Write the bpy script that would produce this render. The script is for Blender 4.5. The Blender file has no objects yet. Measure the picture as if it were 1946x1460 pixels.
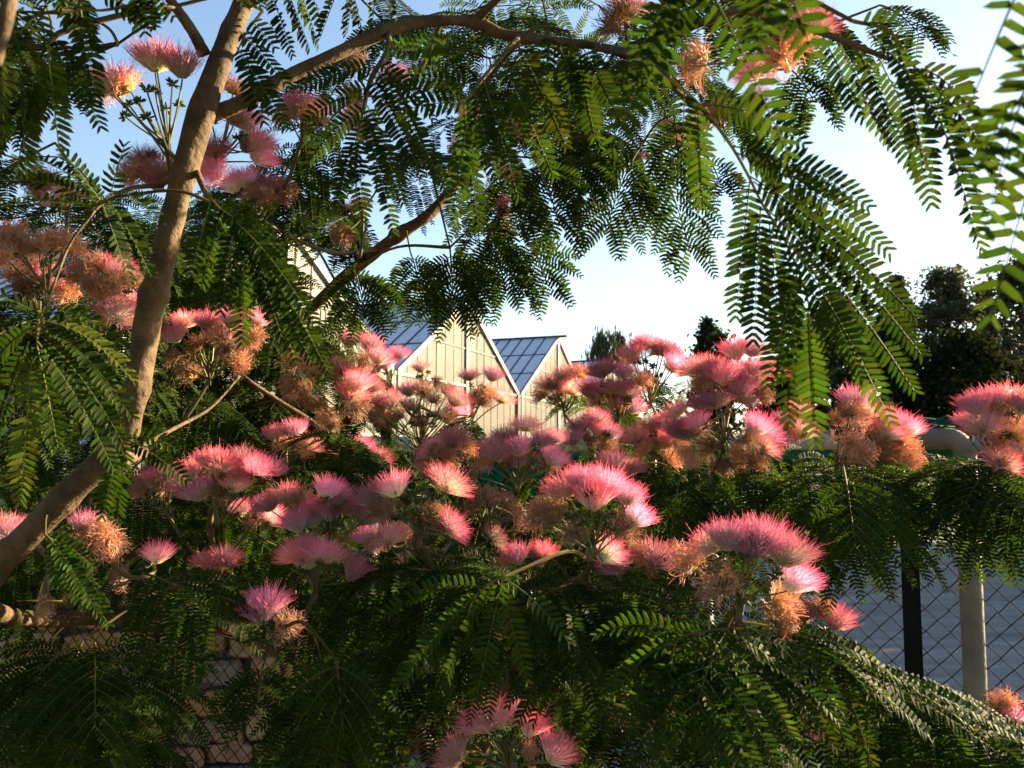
import bpy, math, random
import numpy as np
from mathutils import Vector, Matrix

SC = bpy.context.scene
COL = SC.collection

# ------------------------------------------------------------------ camera
EYE = 1.55
PITCH = math.radians(4.8)
FPX = 1619.0                       # focal length in photograph pixels (1946 wide)
cam_data = bpy.data.cameras.new('camera')
cam_data.sensor_width = 36.0
cam_data.lens = 36.0 * FPX / 1946.0
cam_data.clip_start = 0.02
cam_data.clip_end = 3000.0
cam_data.dof.use_dof = True
cam_data.dof.focus_distance = 1.05
cam_data.dof.aperture_fstop = 17.5
cam = bpy.data.objects.new('camera', cam_data)
COL.objects.link(cam)
cam.location = (0, 0, EYE)
cam.rotation_euler = (math.radians(90) + PITCH, 0, 0)
SC.camera = cam

# ------------------------------------------------------------------ sky and sun
SUN_AZ = math.radians(63.0)       # clockwise from the view direction (+Y)
SUN_EL = math.radians(17.0)
world = bpy.data.worlds.new('World')
SC.world = world
world.use_nodes = True
wn = world.node_tree
bg = wn.nodes['Background']
sky = wn.nodes.new('ShaderNodeTexSky')
sky.sky_type = 'NISHITA'
sky.sun_disc = False
sky.sun_elevation = SUN_EL
sky.sun_rotation = SUN_AZ
sky.altitude = 0
sky.air_density = 1.0
sky.dust_density = 0.7
sky.ozone_density = 1.1
wn.links.new(sky.outputs[0], bg.inputs[0])
bg.inputs[1].default_value = 0.056

sd = bpy.data.lights.new('sun', 'SUN')
sd.energy = 5.0
sd.angle = math.radians(0.5)
sd.color = (1.0, 0.77, 0.47)
sun = bpy.data.objects.new('sun', sd)
COL.objects.link(sun)
to_sun = Vector((math.sin(SUN_AZ) * math.cos(SUN_EL), math.cos(SUN_AZ) * math.cos(SUN_EL), math.sin(SUN_EL)))
sun.rotation_euler = (-to_sun).to_track_quat('-Z', 'Y').to_euler()
sun.location = (20, -5, 15)

SC.view_settings.view_transform = 'Standard'
SC.view_settings.look = 'None'
SC.view_settings.gamma = 1.0
SC.view_settings.exposure = 2.5
SC.render.engine = 'CYCLES'
SC.cycles.use_denoising = True
SC.cycles.max_bounces = 8
SC.cycles.transparent_max_bounces = 12
SC.cycles.sample_clamp_indirect = 6.0

# ------------------------------------------------------------------ helpers
CAM = np.array([0, 0, EYE])
FWD = np.array([0, math.cos(PITCH), math.sin(PITCH)])
UPV = np.array([0, -math.sin(PITCH), math.cos(PITCH)])
RGT = np.array([1.0, 0, 0])
ZUP = np.array([0, 0, 1.0])

def at(x, y, z):
    """point seen at photograph pixel (x, y), z metres in front of the camera"""
    return CAM + z * (RGT * ((x - 973.0) / FPX) - UPV * ((y - 730.0) / FPX) + FWD)

def project(P):
    q = np.asarray(P) - CAM
    z = q @ FWD
    zz = np.maximum(z, 1e-3)
    return 973 + FPX * (q @ RGT) / zz, 730 - FPX * (q @ UPV) / zz, z

def unit(v):
    v = np.asarray(v, float)
    return v / max(1e-9, np.linalg.norm(v))

def xp(a, b):
    a = np.asarray(a, float); b = np.asarray(b, float)
    return np.stack([a[..., 1] * b[..., 2] - a[..., 2] * b[..., 1], a[..., 2] * b[..., 0] - a[..., 0] * b[..., 2], a[..., 0] * b[..., 1] - a[..., 1] * b[..., 0]], -1)

def rot_about(v, axis, a):
    axis = unit(axis)
    return v * math.cos(a) + np.cross(axis, v) * math.sin(a) + axis * (axis @ v) * (1 - math.cos(a))

class MB:
    """collects vertices and faces; build() makes ONE mesh object of them"""
    def __init__(self):
        self.v = []; self.f = []; self.c = []; self.m = []; self.n = 0
    def add(self, v, faces, col=(1, 1, 1), mat=0):
        v = np.asarray(v, float).reshape(-1, 3)
        c = np.asarray(col, float)
        if c.ndim == 1:
            c = np.tile(c, (len(v), 1))
        self.v.append(v); self.c.append(c)
        for fa in faces:
            fa = np.asarray(fa, int)
            if fa.ndim == 1:
                fa = fa.reshape(1, -1)
            self.f.append(fa + self.n); self.m.append(np.full(len(fa), mat))
        self.n += len(v)
        return self
    def box(self, c, h, ax=None, col=(1, 1, 1), mat=0):
        c = np.asarray(c, float)
        if ax is None:
            ax = np.eye(3)
        s = np.array([[i, j, k] for i in (-1, 1) for j in (-1, 1) for k in (-1, 1)], float) * np.asarray(h)
        v = c + s @ np.asarray(ax)
        return self.add(v, [np.array([[0, 1, 3, 2], [4, 6, 7, 5], [0, 4, 5, 1], [2, 3, 7, 6], [0, 2, 6, 4], [1, 5, 7, 3]])], col, mat)
    def beam(self, a, b, w, h, up=ZUP, col=(1, 1, 1), mat=0):
        a = np.asarray(a, float); b = np.asarray(b, float)
        t = unit(b - a)
        s = xp(t, up)
        if np.linalg.norm(s) < 1e-4:
            s = np.array([1.0, 0, 0])
        s = unit(s); u = xp(s, t)
        return self.box((a + b) / 2, (np.linalg.norm(b - a) / 2, w / 2, h / 2), np.array([t, s, u]), col, mat)
    def tube(self, pts, rad, sides=6, col=(1, 1, 1), mat=0, cap=True):
        v, f = tube_arrays(pts, rad, sides, cap)
        if isinstance(col, np.ndarray) and col.ndim == 2:
            col = np.repeat(col, sides, axis=0)
        return self.add(v, f, col, mat)
    def mesh(self, name, mats, smooth=False):
        v = np.concatenate(self.v); c = np.concatenate(self.c)
        me = bpy.data.meshes.new(name)
        ks = np.concatenate([np.full(len(f), f.shape[1]) for f in self.f])
        loops = np.concatenate([f.ravel() for f in self.f])
        me.vertices.add(len(v)); me.vertices.foreach_set('co', v.ravel())
        me.loops.add(len(loops)); me.loops.foreach_set('vertex_index', loops.astype(np.int32))
        me.polygons.add(len(ks))
        st = np.concatenate([[0], np.cumsum(ks)[:-1]])
        me.polygons.foreach_set('loop_start', st.astype(np.int32))
        me.polygons.foreach_set('material_index', np.concatenate(self.m).astype(np.int32))
        me.polygons.foreach_set('use_smooth', np.full(len(ks), bool(smooth)))
        at_ = me.color_attributes.new('Col', 'FLOAT_COLOR', 'POINT')
        at_.data.foreach_set('color', np.concatenate([c, np.ones((len(c), 1))], 1).ravel().astype(np.float32))
        me.update(calc_edges=True)
        for m in (mats if isinstance(mats, (list, tuple)) else [mats]):
            me.materials.append(m)
        return me
    def build(self, name, mats, parent=None, smooth=False):
        return link(name, self.mesh(name, mats, smooth), parent)

def tube_arrays(pts, rad, sides, cap=True):
    pts = np.asarray(pts, float); K = len(pts)
    rad = np.full(K, rad) if np.isscalar(rad) else np.asarray(rad, float)
    t = np.gradient(pts, axis=0)
    t /= np.maximum(1e-9, np.linalg.norm(t, axis=1, keepdims=True))
    a = np.array([0.31, 0.2, 0.93]) if abs(t[0] @ np.array([0.31, 0.2, 0.93])) < 0.9 else np.array([1.0, 0, 0])
    nrm = np.zeros_like(pts); n = a
    for i in range(K):
        n = n - (n @ t[i]) * t[i]; n = n / max(1e-9, np.linalg.norm(n)); nrm[i] = n
    bn = xp(t, nrm)
    ang = np.arange(sides) * 2 * math.pi / sides
    v = pts[:, None] + rad[:, None, None] * (nrm[:, None] * np.cos(ang)[None, :, None] + bn[:, None] * np.sin(ang)[None, :, None])
    i = np.arange(K - 1)[:, None] * sides; j = np.arange(sides)[None]; j2 = (j + 1) % sides
    q = np.stack([i + j, i + j2, i + sides + j2, i + sides + j], -1).reshape(-1, 4)
    f = [q]
    if cap and sides >= 3:
        f += [np.arange(sides)[::-1].reshape(1, -1), (np.arange(sides) + (K - 1) * sides).reshape(1, -1)]
    return v.reshape(-1, 3), f

def smooth_path(pts, n=None, per=8):
    """Catmull-Rom through rows (any number of columns)"""
    p = np.asarray(pts, float)
    if len(p) == 2:
        k = n or per
        return p[0] + (p[1] - p[0]) * np.linspace(0, 1, k)[:, None]
    q = np.vstack([2 * p[0] - p[1], p, 2 * p[-1] - p[-2]])
    out = []
    for i in range(len(p) - 1):
        a, b, c, d = q[i:i + 4]
        for s in np.linspace(0, 1, per, endpoint=False):
            out.append(0.5 * ((2 * b) + (-a + c) * s + (2 * a - 5 * b + 4 * c - d) * s * s + (-a + 3 * b - 3 * c + d) * s ** 3))
    out.append(p[-1])
    return np.array(out)

def link(name, data, parent=None):
    o = bpy.data.objects.new(name, data)
    COL.objects.link(o)
    if parent is not None:
        o.parent = parent
        o.matrix_parent_inverse = Matrix.Translation(parent.location).inverted() if parent.parent is None else Matrix.Identity(4)
    return o

def thing(name, label, cat, loc=(0, 0, 0), group=None):
    o = bpy.data.objects.new(name, None)
    o.empty_display_size = 0.1
    COL.objects.link(o)
    o.location = loc
    o['label'] = label; o['category'] = cat
    if group:
        o['group'] = group
    return o

def tag(o, label=None, cat=None, group=None, kind=None):
    if label: o['label'] = label
    if cat: o['category'] = cat
    if group: o['group'] = group
    if kind: o['kind'] = kind
    return o

# ------------------------------------------------------------------ materials
def new_mat(name):
    m = bpy.data.materials.new(name)
    m.use_nodes = True
    nt = m.node_tree
    nt.nodes.clear()
    out = nt.nodes.new('ShaderNodeOutputMaterial')
    return m, nt, out

def N(nt, kind, **kw):
    n = nt.nodes.new(kind)
    for k, v in kw.items():
        if k in n.inputs:
            n.inputs[k].default_value = v
        else:
            setattr(n, k, v)
    return n

def principled(name, color, rough=0.6, noise=0.0, scale=20.0, bump=0.0, metallic=0.0, color2=None, spec=0.4, detail=6.0, bscale=None, coord='Object'):
    m, nt, out = new_mat(name)
    p = N(nt, 'ShaderNodeBsdfPrincipled')
    p.inputs['Roughness'].default_value = rough
    p.inputs['Metallic'].default_value = metallic
    p.inputs['Specular IOR Level'].default_value = spec
    nt.links.new(p.outputs[0], out.inputs[0])
    tc = N(nt, 'ShaderNodeTexCoord')
    if color2 is not None:
        nz = N(nt, 'ShaderNodeTexNoise'); nz.inputs['Scale'].default_value = scale; nz.inputs['Detail'].default_value = detail
        nt.links.new(tc.outputs[coord], nz.inputs['Vector'])
        r = N(nt, 'ShaderNodeValToRGB')
        r.color_ramp.elements[0].position = 0.35; r.color_ramp.elements[1].position = 0.68
        r.color_ramp.elements[0].color = (*color, 1); r.color_ramp.elements[1].color = (*color2, 1)
        nt.links.new(nz.outputs[0], r.inputs[0]); nt.links.new(r.outputs[0], p.inputs['Base Color'])
    else:
        p.inputs['Base Color'].default_value = (*color, 1)
    if bump > 0:
        n2 = N(nt, 'ShaderNodeTexNoise'); n2.inputs['Scale'].default_value = bscale or scale * 3; n2.inputs['Detail'].default_value = 8
        nt.links.new(tc.outputs[coord], n2.inputs['Vector'])
        b = N(nt, 'ShaderNodeBump'); b.inputs['Strength'].default_value = bump; b.inputs['Distance'].default_value = 0.02
        nt.links.new(n2.outputs[0], b.inputs['Height']); nt.links.new(b.outputs[0], p.inputs['Normal'])
    return m

def leaf_material(name, trans=0.4, tint=(1.9, 2.0, 0.9), rough=0.42, spec=0.5):
    """thin two-sided leaf: colour from the mesh, light passes through"""
    m, nt, out = new_mat(name)
    a = N(nt, 'ShaderNodeAttribute'); a.attribute_name = 'Col'
    oi = N(nt, 'ShaderNodeObjectInfo')
    hs = N(nt, 'ShaderNodeHueSaturation')
    mr = N(nt, 'ShaderNodeMapRange'); mr.inputs['To Min'].default_value = 0.7; mr.inputs['To Max'].default_value = 1.3
    nt.links.new(oi.outputs['Random'], mr.inputs['Value']); nt.links.new(mr.outputs[0], hs.inputs['Value'])
    nt.links.new(a.outputs['Color'], hs.inputs['Color'])
    p = N(nt, 'ShaderNodeBsdfPrincipled')
    p.inputs['Roughness'].default_value = rough
    p.inputs['Specular IOR Level'].default_value = spec
    nt.links.new(hs.outputs[0], p.inputs['Base Color'])
    mu = N(nt, 'ShaderNodeMix'); mu.data_type = 'RGBA'; mu.blend_type = 'MULTIPLY'
    mu.inputs[0].default_value = 1.0
    nt.links.new(hs.outputs[0], mu.inputs[6]); mu.inputs[7].default_value = (*tint, 1)
    t = N(nt, 'ShaderNodeBsdfTranslucent')
    nt.links.new(mu.outputs[2], t.inputs[0])
    mx = N(nt, 'ShaderNodeMixShader'); mx.inputs[0].default_value = trans
    nt.links.new(p.outputs[0], mx.inputs[1]); nt.links.new(t.outputs[0], mx.inputs[2])
    nt.links.new(mx.outputs[0], out.inputs[0])
    return m

def glass_material(name, color, alpha, rough=0.12, trans=0.15, spec=0.7):
    m, nt, out = new_mat(name)
    p = N(nt, 'ShaderNodeBsdfPrincipled')
    p.inputs['Roughness'].default_value = rough
    p.inputs['Specular IOR Level'].default_value = spec
    tc = N(nt, 'ShaderNodeTexCoord')
    nz = N(nt, 'ShaderNodeTexNoise'); nz.inputs['Scale'].default_value = 0.9; nz.inputs['Detail'].default_value = 5
    nt.links.new(tc.outputs['Object'], nz.inputs['Vector'])
    oi = N(nt, 'ShaderNodeObjectInfo')
    ad = N(nt, 'ShaderNodeMath'); ad.operation = 'MULTIPLY_ADD'
    nt.links.new(oi.outputs['Random'], ad.inputs[0]); ad.inputs[1].default_value = 0.2
    nt.links.new(nz.outputs[0], ad.inputs[2])
    r = N(nt, 'ShaderNodeMapRange'); r.inputs['From Min'].default_value = 0.3; r.inputs['From Max'].default_value = 1.0
    r.inputs['To Min'].default_value = max(0.05, alpha - 0.05); r.inputs['To Max'].default_value = min(1, alpha + 0.06)
    nt.links.new(ad.outputs[0], r.inputs['Value'])
    nt.links.new(r.outputs[0], p.inputs['Alpha'])
    p.inputs['Base Color'].default_value = (*color, 1)
    tr = N(nt, 'ShaderNodeBsdfTranslucent'); tr.inputs[0].default_value = (*color, 1)
    mx = N(nt, 'ShaderNodeMixShader'); mx.inputs[0].default_value = 0.056
    nt.links.new(p.outputs[0], mx.inputs[1]); nt.links.new(tr.outputs[0], mx.inputs[2])
    nt.links.new(mx.outputs[0], out.inputs[0])
    return m

M = {}
M['leaf'] = leaf_material('leaflet_green', 0.34, (2.0, 2.0, 0.75), 0.55, 0.04)
M['far_leaf'] = leaf_material('far_foliage', 0.28, (1.5, 1.6, 0.9), 0.9, 0.02)
M['stamen'] = leaf_material('silky_stamens', 0.55, (1.08, 1.0, 1.0), 0.6, 0.3)
M['wilted'] = leaf_material('wilted_stamens', 0.45, (1.15, 1.0, 0.9), 0.6, 0.3)
M['bud'] = leaf_material('green_buds', 0.1, (1, 1, 1), 0.5, 0.4)
M['stalk'] = leaf_material('green_stalk', 0.1, (1, 1, 1), 0.5, 0.4)
M['soil'] = principled('soil', (0.09, 0.065, 0.045), 0.95, scale=6, color2=(0.16, 0.12, 0.085), bump=0.6, bscale=40)
M['ground'] = principled('dry_ground', (0.11, 0.095, 0.07), 0.95, scale=0.6, color2=(0.06, 0.07, 0.035), bump=0.4, bscale=12)
M['gal'] = principled('galvanised_steel', (0.26, 0.27, 0.28), 0.45, scale=30, color2=(0.36, 0.36, 0.36), metallic=0.4, bump=0.05)
M['post'] = principled('weathered_post_paint', (0.11, 0.10, 0.07), 0.6, scale=14, color2=(0.17, 0.155, 0.115), bump=0.15, bscale=90)
M['darkpost'] = principled('dark_green_post', (0.005, 0.006, 0.005), 0.8, scale=20, color2=(0.009, 0.010, 0.009), spec=0.1)
M['wire'] = principled('dark_wire', (0.004, 0.004, 0.004), 0.9, spec=0.03)
M['net'] = leaf_material('green_shade_net', 0.35, (1.3, 1.5, 1.4), 0.8, 0.2)
M['rope'] = principled('dark_rope', (0.03, 0.03, 0.03), 0.9)
M['frame_white'] = principled('white_aluminium', (0.15, 0.141, 0.122), 0.5, scale=8, color2=(0.18, 0.17, 0.148))
M['frame_dark'] = principled('dark_glazing_bar', (0.012, 0.014, 0.022), 0.6, spec=0.2)
M['gutter'] = principled('black_gutter', (0.015, 0.016, 0.02), 0.5)
M['gable_glass'] = glass_material('hazy_gable_glass', (0.180, 0.176, 0.155), 0.44, 0.45, spec=0.2)
M['roof_glass'] = glass_material('roof_glass', (0.46, 0.50, 0.60), 0.93, 0.15, trans=0.0, spec=0.8)
M['bar_grey'] = principled('weathered_glazing_bar', (0.045, 0.041, 0.034), 0.6)
M['inner'] = principled('inner_frame', (0.26, 0.25, 0.22), 0.5)
M['concrete'] = principled('concrete', (0.13, 0.115, 0.095), 0.9, scale=5, color2=(0.18, 0.16, 0.14), bump=0.3)

def bark_material():
    m, nt, out = new_mat('smooth_bark')
    p = N(nt, 'ShaderNodeBsdfPrincipled'); p.inputs['Roughness'].default_value = 0.8
    p.inputs['Specular IOR Level'].default_value = 0.25
    tc = N(nt, 'ShaderNodeTexCoord')
    n1 = N(nt, 'ShaderNodeTexNoise'); n1.inputs['Scale'].default_value = 38; n1.inputs['Detail'].default_value = 7
    n1.inputs['Roughness'].default_value = 0.65
    nt.links.new(tc.outputs['Object'], n1.inputs['Vector'])
    r = N(nt, 'ShaderNodeValToRGB')
    e = r.color_ramp.elements
    e[0].position = 0.25; e[0].color = (0.026, 0.017, 0.009, 1)
    e[1].position = 0.62; e[1].color = (0.128, 0.086, 0.044, 1)
    nt.links.new(n1.outputs[0], r.inputs[0])
    v = N(nt, 'ShaderNodeTexVoronoi'); v.inputs['Scale'].default_value = 210
    nt.links.new(tc.outputs['Object'], v.inputs['Vector'])
    lt = N(nt, 'ShaderNodeMath'); lt.operation = 'LESS_THAN'; lt.inputs[1].default_value = 0.17
    nt.links.new(v.outputs['Distance'], lt.inputs[0])
    n3 = N(nt, 'ShaderNodeTexNoise'); n3.inputs['Scale'].default_value = 60
    nt.links.new(tc.outputs['Object'], n3.inputs['Vector'])
    gt = N(nt, 'ShaderNodeMath'); gt.operation = 'GREATER_THAN'; gt.inputs[1].default_value = 0.52
    nt.links.new(n3.outputs[0], gt.inputs[0])
    ml = N(nt, 'ShaderNodeMath'); ml.operation = 'MULTIPLY'
    nt.links.new(lt.outputs[0], ml.inputs[0]); nt.links.new(gt.outputs[0], ml.inputs[1])
    mx = N(nt, 'ShaderNodeMix'); mx.data_type = 'RGBA'
    nt.links.new(ml.outputs[0], mx.inputs[0]); nt.links.new(r.outputs[0], mx.inputs[6]); mx.inputs[7].default_value = (0.026, 0.017, 0.011, 1)
    nt.links.new(mx.outputs[2], p.inputs['Base Color'])
    n2 = N(nt, 'ShaderNodeTexNoise'); n2.inputs['Scale'].default_value = 140; n2.inputs['Detail'].default_value = 8
    nt.links.new(tc.outputs['Object'], n2.inputs['Vector'])
    b = N(nt, 'ShaderNodeBump'); b.inputs['Strength'].default_value = 1.0; b.inputs['Distance'].default_value = 0.003
    nt.links.new(n2.outputs[0], b.inputs['Height'])
    b2 = N(nt, 'ShaderNodeBump'); b2.inputs['Strength'].default_value = 0.8; b2.inputs['Distance'].default_value = 0.002
    nt.links.new(ml.outputs[0], b2.inputs['Height']); nt.links.new(b.outputs[0], b2.inputs['Normal'])
    nt.links.new(b2.outputs[0], p.inputs['Normal'])
    nt.links.new(p.outputs[0], out.inputs[0])
    return m
M['bark'] = bark_material()

def asphalt_material():
    m, nt, out = new_mat('worn_asphalt')
    p = N(nt, 'ShaderNodeBsdfPrincipled'); p.inputs['Roughness'].default_value = 0.9; p.inputs['Specular IOR Level'].default_value = 0.12
    tc = N(nt, 'ShaderNodeTexCoord')
    mp = N(nt, 'ShaderNodeMapping'); mp.inputs['Scale'].default_value = (0.5, 2.2, 1)
    nt.links.new(tc.outputs['Object'], mp.inputs['Vector'])
    n1 = N(nt, 'ShaderNodeTexNoise'); n1.inputs['Scale'].default_value = 1.3; n1.inputs['Detail'].default_value = 9; n1.inputs['Roughness'].default_value = 0.7
    nt.links.new(mp.outputs[0], n1.inputs['Vector'])
    r = N(nt, 'ShaderNodeValToRGB'); e = r.color_ramp.elements
    e[0].position = 0.3; e[0].color = (0.085, 0.086, 0.09, 1); e[1].position = 0.75; e[1].color = (0.26, 0.25, 0.235, 1)
    nt.links.new(n1.outputs[0], r.inputs[0])
    nt.links.new(r.outputs[0], p.inputs['Base Color'])
    n2 = N(nt, 'ShaderNodeTexNoise'); n2.inputs['Scale'].default_value = 160; n2.inputs['Detail'].default_value = 4
    nt.links.new(tc.outputs['Object'], n2.inputs['Vector'])
    b = N(nt, 'ShaderNodeBump'); b.inputs['Strength'].default_value = 0.6; b.inputs['Distance'].default_value = 0.01
    nt.links.new(n2.outputs[0], b.inputs['Height']); nt.links.new(b.outputs[0], p.inputs['Normal'])
    nt.links.new(p.outputs[0], out.inputs[0])
    return m
M['asphalt'] = asphalt_material()

def stone_material():
    m, nt, out = new_mat('rubble_stone')
    p = N(nt, 'ShaderNodeBsdfPrincipled'); p.inputs['Roughness'].default_value = 0.9
    oi = N(nt, 'ShaderNodeObjectInfo')
    r = N(nt, 'ShaderNodeValToRGB'); r.color_ramp.interpolation = 'LINEAR'
    e = r.color_ramp.elements
    e[0].position = 0.0; e[0].color = (0.52, 0.25, 0.06, 1)
    e[1].position = 1.0; e[1].color = (0.30, 0.22, 0.15, 1)
    for pos, c in ((0.25, (0.55, 0.31, 0.10)), (0.45, (0.50, 0.23, 0.12)), (0.62, (0.58, 0.36, 0.13)), (0.85, (0.44, 0.20, 0.05))):
        k = e.new(pos); k.color = (*c, 1)
    nt.links.new(oi.outputs['Random'], r.inputs[0])
    tc = N(nt, 'ShaderNodeTexCoord')
    n1 = N(nt, 'ShaderNodeTexNoise'); n1.inputs['Scale'].default_value = 14; n1.inputs['Detail'].default_value = 8
    nt.links.new(tc.outputs['Object'], n1.inputs['Vector'])
    mr = N(nt, 'ShaderNodeMapRange'); mr.inputs['To Min'].default_value = 0.25; mr.inputs['To Max'].default_value = 0.85
    nt.links.new(n1.outputs[0], mr.inputs['Value'])
    hs = N(nt, 'ShaderNodeHueSaturation')
    nt.links.new(r.outputs[0], hs.inputs['Color']); nt.links.new(mr.outputs[0], hs.inputs['Value'])
    nt.links.new(hs.outputs[0], p.inputs['Base Color'])
    b = N(nt, 'ShaderNodeBump'); b.inputs['Strength'].default_value = 0.8; b.inputs['Distance'].default_value = 0.02
    nt.links.new(n1.outputs[0], b.inputs['Height']); nt.links.new(b.outputs[0], p.inputs['Normal'])
    nt.links.new(p.outputs[0], out.inputs[0])
    return m
M['stone'] = stone_material()

# ------------------------------------------------------------------ ground
def sheet(name, pts, z, mat, kind='structure'):
    mb = MB()
    mb.add([(x, y, z) for x, y in pts], [np.arange(len(pts))])
    return tag(mb.build(name, mat), kind=kind)

sheet('ground', [(-900, -300), (900, -300), (900, 1500), (-900, 1500)], 0.0, M['ground'])
sheet('asphalt_yard', [(-14, 2.2), (30, 1.6), (30, 21), (6, 21), (-14, 21)], 0.006, M['asphalt'])
sheet('planting_bed', [(-5, -3), (6, -3), (6, 2.0), (1.25, 2.02), (-5, 4.3)], 0.012, M['soil'])

# ------------------------------------------------------------------ greenhouses
G_ANG = math.radians(21.0)
GE = np.array([math.sin(G_ANG), math.cos(G_ANG), 0])       # along the row of gables
GR = np.array([-math.cos(G_ANG), math.sin(G_ANG), 0])      # along the ridges, away from the gables
GP0 = at(748, 705, 24.0)
EAVE = GP0[2]
GP0 = np.array([GP0[0], GP0[1], 0])
GW = 0.417 * 24.0
RISE = 0.120 * 24.0
PITCHN = unit(np.array([0, 0, GW / 2]) )

def greenhouse(i, label, length, strips):
    L0 = GP0 + GE * GW * i
    g = thing('greenhouse', label, 'greenhouse', tuple(L0), 'row of gabled greenhouses')
    def P(a, b, h):                       # a along the gable (0..GW), b back along the ridge, h height
        return L0 + GE * a + GR * b + ZUP * h
    gap = 0.16
    a0, a1 = gap, GW - gap
    hw = GW / 2
    def slope(a):
        return EAVE + RISE * (1 - abs(a - hw) / hw)
    # --- gable: bars, panes
    nb = 15
    xs = np.linspace(a0 + 0.05, a1 - 0.05, nb + 1)
    rail = EAVE - 0.05
    for k in range(nb):
        x0, x1 = xs[k] + 0.02, xs[k + 1] - 0.02
        lo, hi = rail + 0.05, None
        # upper pane (to the rake)
        pts = [(x0, max(lo, slope(x0) - 0.12)), (x1, max(lo, slope(x1) - 0.12))]
        if x0 < hw < x1:
            ring = [(x0, lo), (x1, lo), (x1, pts[1][1]), (hw, slope(hw) - 0.12), (x0, pts[0][1])]
        else:
            ring = [(x0, lo), (x1, lo), (x1, pts[1][1]), (x0, pts[0][1])]
        for ring_ in (ring, [(x0, 2.15), (x1, 2.15), (x1, rail - 0.05), (x0, rail - 0.05)], [(x0, 0.62), (x1, 0.62), (x1, 2.06), (x0, 2.06)]):
            if max(r[1] for r in ring_) - min(r[1] for r in ring_) < 0.06:
                continue
            mb = MB(); n = len(ring_)
            tilt = random.uniform(-0.002, 0.002)
            v = [P(x, 0.012 + tilt * (h - 2), h) for x, h in ring_] + [P(x, 0.020 + tilt * (h - 2), h) for x, h in ring_]
            fs = [np.arange(n)[::-1], np.arange(n) + n] + [np.array([q, (q + 1) % n, (q + 1) % n + n, q + n]) for q in range(n)]
            mb.add(v, fs)
            mb.build('pane', M['gable_glass'], g)
    for k, x in enumerate(xs):
        mb = MB()
        wdt = 0.035
        if k == nb // 2 + 1:
            wdt = 0.05
        mb.beam(P(x, 0.008, 0.6), P(x, 0.008, slope(x) - 0.06), 0.024, wdt, GE)
        mb.build('glazing_bar', M['bar_grey'], g)
    mb = MB()
    mb.beam(P(hw + 0.02, -0.035, 0.6), P(hw + 0.02, -0.035, slope(hw) - 0.1), 0.05, 0.22, GE)
    mb.build('centre_post', M['frame_white'], g)
    up_h = EAVE + RISE * .42
    xa = hw - hw * .56; xb = hw + hw * .56
    mb = MB(); mb.beam(P(xa, -0.004, up_h), P(xb, -0.004, up_h), 0.03, 0.05)
    mb.build('cross_rail', M['bar_grey'], g)
    for h in (rail, 2.1, 0.58):
        mb = MB(); mb.beam(P(a0, -0.012, h), P(a1, -0.012, h), 0.05, 0.08)
        mb.build('cross_rail', M['frame_white'], g)
    for s in (0, 1):
        mb = MB()
        ea = a0 if s == 0 else a1
        mb.beam(P(ea, -0.05, EAVE + 0.0), P(hw, -0.05, EAVE + RISE), 0.07, 0.16)
        mb.build('rake_trim', M['frame_white'], g)
    for ea in (a0 + 0.03, a1 - 0.03):
        mb = MB(); mb.beam(P(ea, -0.05, 0.0), P(ea, -0.05, EAVE - 0.02), 0.10, 0.12, GE)
        mb.build('corner_post', M['frame_white'], g)
    mb = MB(); mb.beam(P(a0, 0.04, 0.28), P(a1, 0.04, 0.28), 0.12, 0.56)
    mb.build('plinth', M['concrete'], g)
    # --- roof
    bs = 0.56
    nl = int(length / bs)
    for s in (0, 1):
        ea = a0 if s == 0 else a1
        def R(b, t):                      # t 0 at the eave, 1 at the ridge
            return P(ea + (hw - ea) * t, b, EAVE + 0.04 + RISE * t)
        nrm = unit(np.cross(R(1, 0) - R(0, 0), R(0, 1) - R(0, 0)))
        if nrm[2] < 0:
            nrm = -nrm
        ns = strips if s == 0 else 0
        rest = MB()
        for k in range(nl):
            tgt = MB() if k < ns else rest
            jit = random.uniform(-0.002, 0.002)
            for t0, t1 in ((0.0, 0.333), (0.337, 0.663), (0.667, 0.99)):
                q = [R(k * bs + 0.02, t0), R((k + 1) * bs - 0.02, t0), R((k + 1) * bs - 0.02, t1), R(k * bs + 0.02, t1)]
                q = [p + nrm * (jit * (0.5 if n_ in (0, 3) else -0.5)) for n_, p in enumerate(q)]
                v = q + [p - nrm * 0.006 for p in q]
                tgt.add(v, [np.array([[0, 1, 2, 3], [7, 6, 5, 4], [0, 4, 5, 1], [1, 5, 6, 2], [2, 6, 7, 3], [3, 7, 4, 0]])])
                if k < ns:
                    tgt.build('roof_pane', M['roof_glass'], g)
                    tgt = MB()
        if rest.n:
            tag(rest.build('roof_glazing', M['roof_glass'], g), kind='stuff')
        bars = MB()
        for k in range(nl + 1):
            tgt = MB() if k <= ns and s == 0 else bars
            tgt.beam(R(k * bs, 0.0) + nrm * 0.008, R(k * bs, 0.995) + nrm * 0.008, 0.05, 0.024, nrm)
            if tgt is not bars:
                tgt.build('roof_bar', M['frame_dark'], g)
        if bars.n:
            tag(bars.build('roof_bars', M['frame_dark'], g), kind='stuff')
        mb = MB(); mb.beam(R(0, 0.335) + nrm * 0.012, R(length, 0.335) + nrm * 0.012, 0.05, 0.02, nrm)
        mb.beam(R(0, 0.665) + nrm * 0.012, R(length, 0.665) + nrm * 0.012, 0.05, 0.02, nrm)
        mb.build('purlin', M['frame_dark'], g)
        # gutter, its end bracket and eave posts
        mb = MB(); off = -0.10 if s == 0 else 0.10
        mb.beam(P(ea + off * 0.6, -0.12, EAVE - 0.06), P(ea + off * 0.6, length, EAVE - 0.06), 0.13, 0.12)
        mb.build('gutter', M['gutter'], g)
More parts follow.
